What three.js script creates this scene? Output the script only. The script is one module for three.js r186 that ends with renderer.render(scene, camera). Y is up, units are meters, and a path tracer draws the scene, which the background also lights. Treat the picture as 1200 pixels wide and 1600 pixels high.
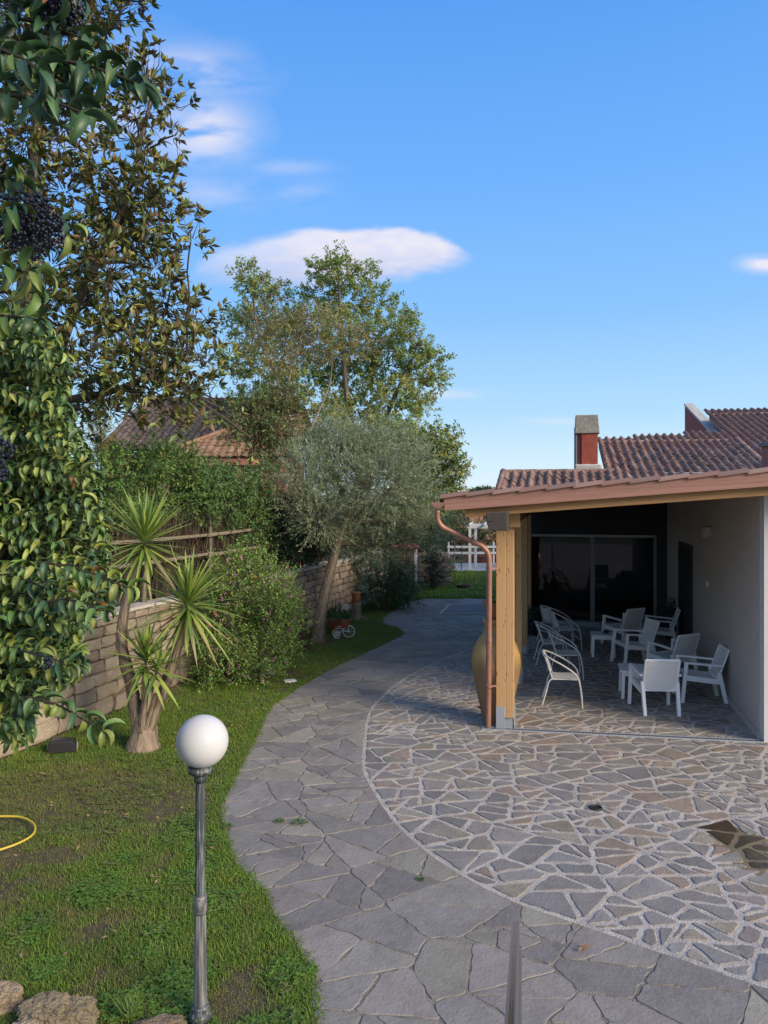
import * as THREE from 'three';
import { mergeGeometries } from 'three/addons/utils/BufferGeometryUtils.js';
import { RoundedBoxGeometry } from 'three/addons/geometries/RoundedBoxGeometry.js';

// ------------------------------------------------------------------ camera, sky, sun, exposure
const H = 3.1, F = 1200, HY = 775;                       // eye height (m), focal length and horizon row of the 1200 x 1600 photo
const scene = new THREE.Scene();
const camera = new THREE.PerspectiveCamera(2 * Math.atan(800 / F) * 180 / Math.PI, 0.75, 0.05, 900);
camera.position.set(0, H, 0);
camera.setViewOffset(1200, 1600, 0, 800 - HY, 1200, 1600);
const renderer = new THREE.WebGLRenderer({ antialias: true });
renderer.setSize(768, 1024);
renderer.toneMapping = THREE.LinearToneMapping;
renderer.toneMappingExposure = 1.0;
renderer.shadowMap.enabled = true;
const SUN_EL = 25.5 * Math.PI / 180, SUN = new THREE.Vector3(0.77 * Math.cos(SUN_EL), Math.sin(SUN_EL), 0.64 * Math.cos(SUN_EL)).normalize();
const sun = new THREE.DirectionalLight(new THREE.Color().setRGB(1.0, 0.85, 0.66), 4.3);
sun.position.copy(SUN).multiplyScalar(60).add(new THREE.Vector3(0, 0, -14));
sun.target.position.set(0, 0, -14);
sun.castShadow = true; sun.shadow.radius = 42; sun.shadow.mapSize.set(4096, 4096);
Object.assign(sun.shadow.camera, { left: -40, right: 40, top: 40, bottom: -40, near: 1, far: 160 });
scene.add(sun, sun.target);

// ------------------------------------------------------------------ small tools
function rng(s) { return () => { s = (s + 0x6d2b79f5) | 0; let t = Math.imul(s ^ (s >>> 15), 1 | s); t = (t + Math.imul(t ^ (t >>> 7), 61 | t)) ^ t; return ((t ^ (t >>> 14)) >>> 0) / 4294967296; }; }
const V = (x, y, z) => new THREE.Vector3(x, y, z);
const at = (px, py, d) => V((px - 600) / F * d, H - (py - HY) / F * d, -d);          // the point d metres ahead that the photo shows at that pixel
const G = (px, py) => at(px, py, H * F / (py - HY));                                 // the ground point there
const lerp = (a, b, t) => a + (b - a) * t, clamp = (x, a = 0, b = 1) => Math.min(b, Math.max(a, x));
const sm = (a, b, x) => { const t = clamp((x - a) / (b - a)); return t * t * (3 - 2 * t); };
const C = (r, g, b) => new THREE.Color().setRGB(r, g, b);
function hash(x, y, s) { let h = Math.imul(x, 374761393) ^ Math.imul(y, 668265263) ^ Math.imul(s, 2147483647 - 61); h = Math.imul(h ^ (h >>> 13), 1274126177); return ((h ^ (h >>> 16)) >>> 0) / 4294967296; }
function vnoise(x, y, s = 1, per = 0) {
  const xi = Math.floor(x), yi = Math.floor(y), fx = x - xi, fy = y - yi, u = fx * fx * (3 - 2 * fx), v = fy * fy * (3 - 2 * fy);
  const w = (a) => per ? ((a % per) + per) % per : a, x0 = w(xi), x1 = w(xi + 1), y0 = w(yi), y1 = w(yi + 1);
  return lerp(lerp(hash(x0, y0, s), hash(x1, y0, s), u), lerp(hash(x0, y1, s), hash(x1, y1, s), u), v);
}
function fbm(x, y, s = 1, oct = 4, per = 0) { let a = 0, w = 0.5, t = 0; for (let o = 0; o < oct; o++) { a += w * vnoise(x, y, s + o, per); t += w; x *= 2; y *= 2; per *= 2; w *= 0.5; } return a / t; }
const toS = (c) => c <= 0.0031308 ? c * 12.92 : 1.055 * Math.pow(c, 1 / 2.4) - 0.055;
function tex(w, h, fn, srgb = true) {                    // fn(u, v) -> linear [r, g, b]
  const a = new Uint8Array(w * h * 4);
  for (let y = 0; y < h; y++) for (let x = 0; x < w; x++) {
    const c = fn(x / w, y / h), o = (y * w + x) * 4;
    for (let k = 0; k < 3; k++) a[o + k] = Math.round(255 * clamp(srgb ? toS(clamp(c[k])) : c[k]));
    a[o + 3] = 255;
  }
  const t = new THREE.DataTexture(a, w, h, THREE.RGBAFormat);
  t.wrapS = t.wrapT = THREE.RepeatWrapping; t.magFilter = THREE.LinearFilter; t.minFilter = THREE.LinearMipmapLinearFilter; t.generateMipmaps = true;
  if (srgb) t.colorSpace = THREE.SRGBColorSpace;
  t.needsUpdate = true; return t;
}
function rep(t, x, y) { const c = t.clone(); c.repeat.set(x, y); c.needsUpdate = true; return c; }

const names = {};
function numbered(n) { const k = names[n] = (names[n] ?? -1) + 1; return k ? n + '_' + String(k).padStart(3, '0') : n; }
function tag(o, label, category, group, kind) { o.userData.label = label; if (category) o.userData.category = category; if (group) o.userData.group = group; if (kind) o.userData.kind = kind; return o; }
function thing(name, label, category, pos = V(0, 0, 0), turn = 0, group) { const o = new THREE.Group(); o.name = numbered(name); o.position.copy(pos); o.rotation.y = turn; tag(o, label, category, group); scene.add(o); return o; }
function struct(name, label, pos = V(0, 0, 0)) { const o = new THREE.Group(); o.name = numbered(name); o.position.copy(pos); o.userData.kind = 'structure'; if (label) o.userData.label = label; scene.add(o); return o; }
function mesh(name, g, m, parent, pos, rot) {
  const o = new THREE.Mesh(g, m); o.name = parent === scene ? numbered(name) : name; o.castShadow = o.receiveShadow = true;
  if (pos) o.position.copy(pos); if (rot) o.rotation.set(...rot); parent.add(o); return o;
}
function copyOf(src, label, pos, turn) { const c = src.clone(); c.name = numbered(src.name.replace(/_\d+$/, '')); c.userData = { ...src.userData, label }; c.position.copy(pos); c.rotation.y = turn; scene.add(c); return c; }

class MB {                                              // collects triangles and merges them into one named mesh
  constructor() { this.p = []; this.c = []; this.i = []; this.uv = []; }
  get n() { return this.p.length / 3; }
  v(x, y, z, c, u = 0, w = 0) { this.p.push(x, y, z); if (c) this.c.push(c[0], c[1], c[2]); this.uv.push(u, w); return this.p.length / 3 - 1; }
  tri(a, b, c) { this.i.push(a, b, c); }
  quad(a, b, c, d) { this.i.push(a, b, c, a, c, d); }
  geo(g, m, col) {
    const s = this.n, q = g.attributes.position, t = new THREE.Vector3(), uv = g.attributes.uv;
    for (let k = 0; k < q.count; k++) { t.fromBufferAttribute(q, k); if (m) t.applyMatrix4(m); this.v(t.x, t.y, t.z, col, uv ? uv.getX(k) : 0, uv ? uv.getY(k) : 0); }
    if (g.index) for (let k = 0; k < g.index.count; k++) this.i.push(s + g.index.getX(k)); else for (let k = 0; k < q.count; k++) this.i.push(s + k);
  }
  tube(pts, r, sides = 6, col, cap = true) {            // r: number or list of radii
    const N = pts.length, T = new THREE.Vector3(), A = new THREE.Vector3(), B = new THREE.Vector3(); let len = 0, first = this.n;
    for (let k = 0; k < N; k++) {
      T.subVectors(pts[Math.min(k + 1, N - 1)], pts[Math.max(k - 1, 0)]).normalize();
      if (k === 0) { A.set(Math.abs(T.y) > 0.9 ? 1 : 0, Math.abs(T.y) > 0.9 ? 0 : 1, 0); }
      A.addScaledVector(T, -A.dot(T)).normalize(); B.crossVectors(T, A);
      const rr = Array.isArray(r) ? r[k] : r; if (k) len += pts[k].distanceTo(pts[k - 1]);
      for (let s = 0; s < sides; s++) { const a = s / sides * Math.PI * 2, x = Math.cos(a) * rr, y = Math.sin(a) * rr; this.v(pts[k].x + A.x * x + B.x * y, pts[k].y + A.y * x + B.y * y, pts[k].z + A.z * x + B.z * y, col, s / sides, len); }
    }
    for (let k = 0; k < N - 1; k++) for (let s = 0; s < sides; s++) { const a = first + k * sides + s, b = first + k * sides + (s + 1) % sides; this.quad(a, b, b + sides, a + sides); }
    if (cap) for (const k of [0, N - 1]) { const c = this.v(pts[k].x, pts[k].y, pts[k].z, col); for (let s = 0; s < sides; s++) { const a = first + k * sides + s, b = first + k * sides + (s + 1) % sides; k ? this.tri(a, b, c) : this.tri(b, a, c); } }
  }
  leaf(o, d, nrm, L, W, col, fold = 0.15, droop = 0) {   // rhombus leaf folded along its midrib
    const sx = d.y * nrm.z - d.z * nrm.y, sy = d.z * nrm.x - d.x * nrm.z, sz = d.x * nrm.y - d.y * nrm.x, w = W / 2, m = 0.45 * L, f = fold * W;
    const a = this.v(o.x, o.y, o.z, col), l = this.v(o.x + d.x * m + sx * w + nrm.x * f, o.y + d.y * m + sy * w + nrm.y * f, o.z + d.z * m + sz * w + nrm.z * f, col);
    const t = this.v(o.x + d.x * L, o.y + d.y * L - droop, o.z + d.z * L, col), r = this.v(o.x + d.x * m - sx * w + nrm.x * f, o.y + d.y * m - sy * w + nrm.y * f, o.z + d.z * m - sz * w + nrm.z * f, col);
    this.tri(a, l, t); this.tri(a, t, r);
  }
  geometry(smooth = false) {
    const g = new THREE.BufferGeometry(); g.setAttribute('position', new THREE.Float32BufferAttribute(this.p, 3)); g.setAttribute('uv', new THREE.Float32BufferAttribute(this.uv, 2));
    if (this.c.length) g.setAttribute('color', new THREE.Float32BufferAttribute(this.c, 3));
    g.setIndex(new THREE.BufferAttribute(new Uint32Array(this.i), 1)); if (smooth) g.computeVertexNormals(); return g;
  }
  build(name, m, parent, smooth = false) { return mesh(name, this.geometry(smooth), m, parent); }
}
function boxMB(mb, a, b, w, h, up = V(0, 1, 0), col) {    // a bar of section w x h from a to b
  const z = V().subVectors(b, a), L = z.length(); z.normalize(); const x = V().crossVectors(up, z).normalize(), y = V().crossVectors(z, x);
  mb.geo(new THREE.BoxGeometry(w, h, L), new THREE.Matrix4().makeBasis(x, y, z).setPosition(V().addVectors(a, b).multiplyScalar(0.5)), col);
}
function bar(name, a, b, w, h, m, parent, r = 0.006) {
  const z = V().subVectors(b, a), L = z.length(); z.normalize(); let up = V(0, 1, 0); if (Math.abs(z.y) > 0.95) up = V(0, 0, -1);
  const x = V().crossVectors(up, z).normalize(), y = V().crossVectors(z, x), g = r ? new RoundedBoxGeometry(w, h, L, 1, r) : new THREE.BoxGeometry(w, h, L);
  g.applyMatrix4(new THREE.Matrix4().makeBasis(x, y, z).setPosition(V().addVectors(a, b).multiplyScalar(0.5))); return mesh(name, g, m, parent);
}
const curve = (pts, n) => new THREE.CatmullRomCurve3(pts, false, 'centripetal').getPoints(n);
const AX = V(0.2185, 0, -0.9758), EV = V(0.9758, 0, 0.2185);     // the house: into depth, and along its front
const inPoly = (P, x, z) => { let c = false; for (let i = 0, j = P.length - 1; i < P.length; j = i++) { const a = P[i], b = P[j]; if ((a.z > z) !== (b.z > z) && x < (b.x - a.x) * (z - a.z) / (b.z - a.z) + a.x) c = !c; } return c; };
function sheet(P, y) { const s = new THREE.Shape(P.map((p) => new THREE.Vector2(p.x, -p.z))), g = new THREE.ShapeGeometry(s); g.rotateX(-Math.PI / 2); g.translate(0, y, 0); return g; }

// ------------------------------------------------------------------ sky: clear blue, a lens-shaped cloud and a few wisps
{
  const W = 4096, Hh = 2048, a = new Float32Array(W * Hh * 4);
  const tab = [[-90, .30, .29, .26], [-1, .34, .38, .38], [0, .78, .92, 1.0], [3, .64, .86, 1.0], [6, .46, .745, 1.0], [13, .27, .57, 1.0], [22, .17, .455, .99], [33, .105, .35, .90], [60, .11, .31, .76], [90, .105, .27, .68]];
  const top = [[288, 432], [310, 398], [345, 378], [400, 366], [460, 360], [520, 354], [570, 352], [620, 354], [670, 362], [710, 376], [748, 402]], bot = [[288, 440], [330, 447], [400, 450], [480, 446], [560, 440], [640, 430], [700, 416], [748, 406]];
  const poly = (T, x) => { if (x <= T[0][0]) return T[0][1]; for (let k = 1; k < T.length; k++) if (x <= T[k][0]) return lerp(T[k - 1][1], T[k][1], (x - T[k - 1][0]) / (T[k][0] - T[k - 1][0])); return T[T.length - 1][1]; };
  const wisps = [[285, 115, 115, 48, .5], [320, 205, 80, 55, .7], [225, 240, 55, 40, .35], [330, 300, 110, 30, .26], [450, 262, 70, 14, .2], [470, 305, 60, 28, .16], [1200, 412, 42, 14, .9], [715, 615, 60, 8, .45], [870, 658, 60, 7, .22], [150, 160, 150, 110, .35], [760, 755, 90, 12, .3]];
  for (let y = 0; y < Hh; y++) {
    const el = ((y + 0.5) / Hh - 0.5) * Math.PI, ed = el * 180 / Math.PI, ce = Math.cos(el), se = Math.sin(el); let k = 1; while (k < tab.length - 1 && ed > tab[k][0]) k++;
    const t = clamp((ed - tab[k - 1][0]) / (tab[k][0] - tab[k - 1][0])), base = [1, 2, 3].map((i) => lerp(tab[k - 1][i], tab[k][i], t));
    for (let x = 0; x < W; x++) {
      const az = ((x + 0.5) / W - 0.5) * 2 * Math.PI, dx = Math.cos(az) * ce, dz = Math.sin(az) * ce, o = (y * W + x) * 4;
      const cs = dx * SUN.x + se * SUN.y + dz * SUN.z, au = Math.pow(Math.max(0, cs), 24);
      const fillVeil = Math.pow(clamp(0.5 + 0.5 * cs), 7) * sm(-.02, .06, se) * .95; let r = base[0] * (1 - .3 * fillVeil) + .74 * fillVeil + .9 * au, g = base[1] * (1 - .3 * fillVeil) + .60 * fillVeil + .75 * au, b = base[2] * (1 - .3 * fillVeil) + .36 * fillVeil + .5 * au;  // warm glow round the unseen sun, added as soft fill for the shade
      if (el > 0) {
        let dens = 0, sh = 0;
        const front = dz < -0.3, px = front ? 600 - dx / dz * F : 0, py = front ? HY + se / dz * F : 0;
        if (front && px > -900 && px < 2100 && py > -700) {
          if (px > 230 && px < 800 && py > 320 && py < 490) {
            const nz = (fbm(px / 70, py / 24, 7, 6) - 0.5), n3 = fbm(px / 24, py / 9, 13, 4) - .5, tp = poly(top, px) + nz * 18 + n3 * 6, bt = poly(bot, px) + nz * 34 + n3 * 12, soft = lerp(26, 9, sm(300, 520, px)), q = sm(tp - 2, tp + soft, py) * (1 - sm(bt - 22, bt + 10, py));
            dens = q * sm(282, 350, px + nz * 60) * (1 - sm(690, 755, px + nz * 50)); sh = sm(tp + 8, bt, py) * lerp(1, .45, sm(350, 700, px));
            dens *= lerp(.55, .97, sm(330, 520, px)) * (.9 + .3 * n3); sh = clamp(sh + nz * .5);
          }
          for (const [cx, cy, rx, ry, s] of wisps) {
            const u = (px - cx) / rx, v = (py - cy) / ry, q = u * u + v * v; if (q > 2.2) continue;
            const n = fbm(px / 80 + 3 + py / 160, py / 26 + 9, 21, 6), w = s * Math.exp(-q * 1.5) * sm(.26, .64, n) * 1.25; dens = Math.max(dens, Math.min(w, .9));
          }
        } else {
          const n = fbm(az * 5 + 40, el * 13, 33, 5); dens = 0.75 * sm(.52, .72, n) * sm(2, 10, ed) * (1 - sm(50, 70, ed)); sh = .4;  // unseen clouds outside the view, thickened to add fill light
        }
        const cr = lerp(.90, .62, sh), cg = lerp(.86, .63, sh), cb = lerp(.95, .84, sh); r = lerp(r, cr, dens); g = lerp(g, cg, dens); b = lerp(b, cb, dens);
      }
      a[o] = r; a[o + 1] = g; a[o + 2] = b; a[o + 3] = 1;
    }
  }
  const t = new THREE.DataTexture(a, W, Hh, THREE.RGBAFormat, THREE.FloatType); t.mapping = THREE.EquirectangularReflectionMapping; t.magFilter = t.minFilter = THREE.LinearFilter; t.wrapS = THREE.RepeatWrapping; t.needsUpdate = true;
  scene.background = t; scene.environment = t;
}

// ------------------------------------------------------------------ materials
const mottle = tex(512, 512, (u, v) => { const n = fbm(u * 6, v * 6, 3, 5, 6), f = fbm(u * 40, v * 40, 8, 3, 40), k = 0.62 + 0.5 * n + 0.22 * (f - 0.5); return [k, k * 0.99, k * 0.98]; });
const rough = tex(512, 512, (u, v) => { const n = fbm(u * 8, v * 8, 5, 6, 8) * 0.6 + fbm(u * 48, v * 48, 11, 2, 48) * 0.4; return [n, n, n]; }, false);
const grain = tex(256, 1024, (u, v) => {                 // softwood: long fibres, growth bands and knots
  let w = u * 9 + 0.8 * fbm(u * 3, v * 4, 2, 3, 3), kn = 0;
  for (let k = 0; k < 16; k++) { const cx = hash(k, 1, 9), cy = hash(k, 2, 9), r = 0.012 + 0.012 * hash(k, 3, 9), q = Math.hypot((u - cx) * 0.24, (v - cy) * 1.0); kn = Math.max(kn, 1 - sm(r * 0.35, r * 0.8, q)); w += 1.6 * Math.exp(-q * q / (r * r * 6)); }
  const b = 0.5 + 0.5 * Math.sin(w * 6.28), f = vnoise(u * 130, v * 16, 4, 0), k = 0.8 + 0.14 * b + 0.14 * (f - .5); return [lerp(k, .42, kn), lerp(k * .97, .24, kn), lerp(k * .92, .12, kn)];
});
const plasterT = tex(512, 512, (u, v) => { const n = fbm(u * 4, v * 4, 31, 5, 4), f = fbm(u * 60, v * 60, 37, 2, 60), w = sm(.5, .8, fbm(u * 3, v * 9, 39, 4, 3)), k = (0.80 + 0.24 * n + 0.08 * (f - 0.5)) * (1 - .12 * w); return [k, k * .995, k * (0.985 - .02 * w)]; });
const barkT = tex(256, 512, (u, v) => { const n = fbm(u * 12, v * 5, 41, 5, 0), k = 0.45 + 0.8 * n; return [k, k * 0.97, k * 0.93]; });
const std = (c, o = {}) => new THREE.MeshStandardMaterial({ color: c, roughness: 0.8, ...o });
const vcol = (o = {}) => new THREE.MeshStandardMaterial({ color: C(1, 1, 1), vertexColors: true, roughness: 0.8, ...o });
const leafM = (rgh = 0.85, tr = 0.3) => new THREE.MeshPhysicalMaterial({ color: C(1, 1, 1), vertexColors: true, roughness: rgh, transmission: tr, thickness: 0, side: THREE.DoubleSide });
const M = {
  stone: vcol({ map: rep(tex(512, 512, (u, v) => { const n = fbm(u * 5, v * 5, 81, 5, 5), s = fbm(u * 24, v * 24, 83, 3, 24), w = sm(.55, .75, fbm(u * 9, v * 9, 85, 4, 9)), k = .70 + .42 * n + .24 * (s - .5); return [k * lerp(1, 1.22, w), k * lerp(.99, 1.18, w), k * lerp(.97, 1.08, w)]; }), 0.8, 0.8), bumpMap: rep(rough, 1.3, 1.3), bumpScale: 0.006, roughness: 0.72 }),
  wetStone: vcol({ map: rep(mottle, 0.9, 0.9), bumpMap: rep(rough, 1.3, 1.3), bumpScale: 0.003, roughness: 0.32 }),
  pathMortar: std(C(.25, .222, .18), { map: rep(mottle, 1.7, 1.7), bumpMap: rep(rough, 2.4, 2.4), bumpScale: 0.012, roughness: 0.95 }),
  patioMortar: std(C(.50, .455, .405), { map: rep(mottle, 1.1, 1.1), bumpMap: rep(rough, 2.4, 2.4), bumpScale: 0.012, roughness: 0.95 }),
  soil: std(C(.115, .095, .048), { map: rep(mottle, 0.6, 0.6), bumpMap: rep(rough, 2, 2), bumpScale: 0.03, roughness: 1 }),
  ground: std(C(.07, .075, .035), { map: rep(mottle, 40, 40), roughness: 1 }),
  wood: std(C(.58, .355, .165), { map: rep(grain, 1, 1), roughness: 0.55 }),
  woodDark: std(C(.36, .19, .075), { map: rep(grain, 1, 1), roughness: 0.6 }),
  woodMid: std(C(.46, .25, .095), { map: rep(grain, 1, 1), roughness: 0.6 }), woodGrey: std(C(.07, .058, .05), { map: rep(grain, 1, 1), roughness: 0.85 }),
  fascia: std(C(.40, .20, .145), { map: rep(mottle, 1, 1), bumpMap: rep(rough, 2, 2), bumpScale: 0.004, roughness: 0.7 }),
  copper: std(C(.42, .215, .155), { map: rep(mottle, 2, 2), roughness: 0.5, metalness: 0.35 }),
  plaster: std(C(.54, .495, .455), { map: plasterT, bumpMap: rep(rough, 2, 2), bumpScale: 0.004, roughness: 0.95 }),
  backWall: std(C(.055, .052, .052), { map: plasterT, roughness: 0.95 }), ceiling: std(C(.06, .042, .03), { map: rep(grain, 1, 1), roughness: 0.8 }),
  plasterWhite: std(C(.66, .64, .61), { map: plasterT, roughness: 0.95 }),
  red: std(C(.36, .085, .055), { map: rep(mottle, 1, 1), bumpMap: rep(rough, 2, 2), bumpScale: 0.01, roughness: 0.9 }),
  pink: std(C(.42, .17, .14), { map: plasterT, roughness: 0.95 }),
  concrete: std(C(.34, .32, .28), { map: rep(mottle, 2, 2), bumpMap: rep(rough, 3, 3), bumpScale: 0.015, roughness: 0.95 }),
  coping: std(C(.55, .52, .47), { map: rep(mottle, 1, 1), roughness: 0.9 }),
  resin: std(C(.91, .895, .86), { roughness: 0.5 }),
  weave: std(C(.82, .79, .74), { roughness: 0.7, bumpMap: tex(64, 64, (u, v) => { const a = Math.sin(u * 50.27) * Math.sin(v * 50.27) * .5 + .5; return [a, a, a]; }, false), bumpScale: 0.003 }),
  steel: std(C(.24, .27, .32), { roughness: 0.15, metalness: 0.95 }),
  galv: std(C(.42, .45, .48), { roughness: 0.5, metalness: 0.5 }),
  dark: std(C(.018, .018, .02), { roughness: 0.6 }),
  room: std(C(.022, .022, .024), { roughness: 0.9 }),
  alu: std(C(.32, .33, .35), { roughness: 0.45, metalness: 0.3 }),
  glass: new THREE.MeshPhysicalMaterial({ color: C(.75, .8, .82), roughness: 0.0, transmission: 1, thickness: 0, ior: 1.5 }),
  terracotta: std(C(.42, .17, .085), { map: rep(mottle, 1, 1), bumpMap: rep(rough, 2, 2), bumpScale: 0.004, roughness: 0.8 }),
  white: std(C(.74, .74, .72), { roughness: 0.55 }),
  globe: new THREE.MeshPhysicalMaterial({ color: C(.585, .585, .595), roughness: 0.5, specularIntensity: 0.5, clearcoat: 0.12, clearcoatRoughness: 0.05 }),
  castIron: std(C(1, 1, 1), { map: tex(256, 512, (u, v) => { const st = fbm(u * 64, v * 5, 51, 3, 64), n = fbm(u * 12, v * 9, 55, 4, 12), s = sm(.50, .68, st * .55 + n * .45), k = lerp(.85, 1.15, n); return [lerp(.052, .21, s) * k, lerp(.064, .22, s) * k, lerp(.068, .22, s) * k]; }), roughness: 0.55, metalness: 0.1 }),
  castIronWorn: std(C(1, 1, 1), { map: tex(256, 512, (u, v) => { const st = fbm(u * 64, v * 4, 57, 3, 64), n = fbm(u * 12, v * 7, 58, 4, 12), s = sm(.36, .60, st * .5 + n * .5), k = lerp(.85, 1.15, n); return [lerp(.085, .24, s) * k, lerp(.09, .235, s) * k, lerp(.092, .235, s) * k]; }), roughness: 0.65, metalness: 0.05 }),
  rail: std(C(.55, .52, .46), { map: rep(mottle, 1, 1), roughness: 0.9 }),
  bark: vcol({ map: rep(barkT, 2, 2.2), bumpMap: rep(barkT, 2, 2.2), bumpScale: 0.035, roughness: 0.95 }),
  leaf: leafM(0.85, 0.3), leafThin: leafM(0.9, 0.4), leafGloss: vcol({ roughness: 0.48, side: THREE.DoubleSide }), leafSemi: vcol({ roughness: 0.5, side: THREE.DoubleSide }),
  berry: std(C(.012, .013, .028), { roughness: 0.45 }),
  wallStone: [[.42, .345, .25], [.36, .29, .21], [.47, .39, .29], [.31, .26, .20], [.40, .31, .24]].map((c) => std(C(...c), { map: rep(mottle, .5, .5), bumpMap: rep(rough, .7, .7), bumpScale: 0.02, roughness: 0.95 })),
  tiles: [[.29, .155, .11], [.25, .15, .115], [.34, .205, .15], [.19, .125, .10], [.31, .205, .16]].map((c) => std(C(...c), { map: rep(mottle, 1, 1), bumpMap: rough, bumpScale: 0.006, roughness: 0.9 })),
  tilesOrange: [[.35, .195, .11], [.31, .165, .09], [.39, .23, .14]].map((c) => std(C(...c), { map: rep(mottle, 1, 1), roughness: 0.9 })),
  tilesGrey: [[.17, .125, .10], [.14, .105, .09], [.20, .15, .125]].map((c) => std(C(...c), { map: rep(mottle, 1, 1), roughness: 0.9 })),
};

// ------------------------------------------------------------------ ground, lawn, paving
const groundG = new THREE.CircleGeometry(700, 64); groundG.rotateX(-Math.PI / 2); groundG.translate(0, -0.03, 0);
mesh('ground', groundG, M.ground, scene).userData.kind = 'structure';
const W0 = (d) => -4.5 + 0.313 * (d - 9.0);              // face of the stone wall at depth d
const LEFT = curve([[520, 1900], [505, 1700], [490, 1600], [480, 1510], [432, 1440], [412, 1400], [364, 1340], [344, 1270], [356, 1235], [400, 1150], [424, 1105], [500, 1055], [560, 1025], [612, 1001], [629, 991], [622, 982], [598, 973], [612, 956], [648, 939], [668, 935.5]].map(([x, y]) => G(x, y)), 150);
const CUR = curve([[1420, 1610], [1330, 1580], [1200, 1545], [1100, 1512], [1000, 1478], [900, 1443], [800, 1408], [700, 1355], [625, 1295], [585, 1240], [567, 1205], [566, 1180], [578, 1110], [605, 1080], [640, 1055], [690, 1030], [757, 1005], [800, 994]].map(([x, y]) => G(x, y)), 120);
const POST0 = G(789, 1140), axp = (t, o = 0) => V(POST0.x + AX.x * t + EV.x * o, 0, POST0.z + AX.z * t + EV.z * o);
const CORNER = V(4.78, 0, -9.77), BACKR = V(6.60, 0, -17.9), BACKL = V(BACKR.x - 3.5 * EV.x, 0, BACKR.z - 3.5 * EV.z);
const FARZ = -H * F / (935.5 - HY);
const patioP = [...CUR, V(BACKL.x - .2, 0, -16.2), BACKL.clone(), BACKR.clone(), CORNER.clone(), V(10, 0, -8.6), V(10, 0, -4.2), V(4.6, 0, -4.2)];
const pathP = [...LEFT, V(4.9, 0, FARZ), BACKL.clone(), V(BACKL.x - .2, 0, -16.2), ...[...CUR].reverse(), V(4.6, 0, -4.2), V(4.6, 0, -1.5), V(-.2, 0, -1.5)];
const lawnP = [...LEFT, V(6.5, 0, FARZ), V(7, 0, -31.4), V(2.5, 0, -31.4), V(W0(30), 0, -30), V(W0(6) - .1, 0, -6), V(-6, 0, -2), V(-.2, 0, -1.5)];
const terrace = struct('terrace', 'paved ground behind the viewpoint'); mesh('paving', sheet([V(-6, 0, -1.49), V(10, 0, -1.49), V(10, 0, -4.19), V(14, 0, -4.19), V(14, 0, 14), V(-8, 0, 14), V(-8, 0, -1.49)], -.004), std(C(.24, .21, .18), { map: rep(mottle, 1, 1), roughness: .9 }), terrace);
const lawn = struct('lawn'); mesh('soil', sheet(lawnP, -0.012), M.soil, lawn);
const path = struct('stone_path', 'curving path of large grey flagstones'), patio = struct('stone_patio', 'terrace of small stones set in pale mortar');
mesh('mortar', sheet(pathP, 0.0), M.pathMortar, path); mesh('mortar', sheet(patioP, 0.0), M.patioMortar, patio);
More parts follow.
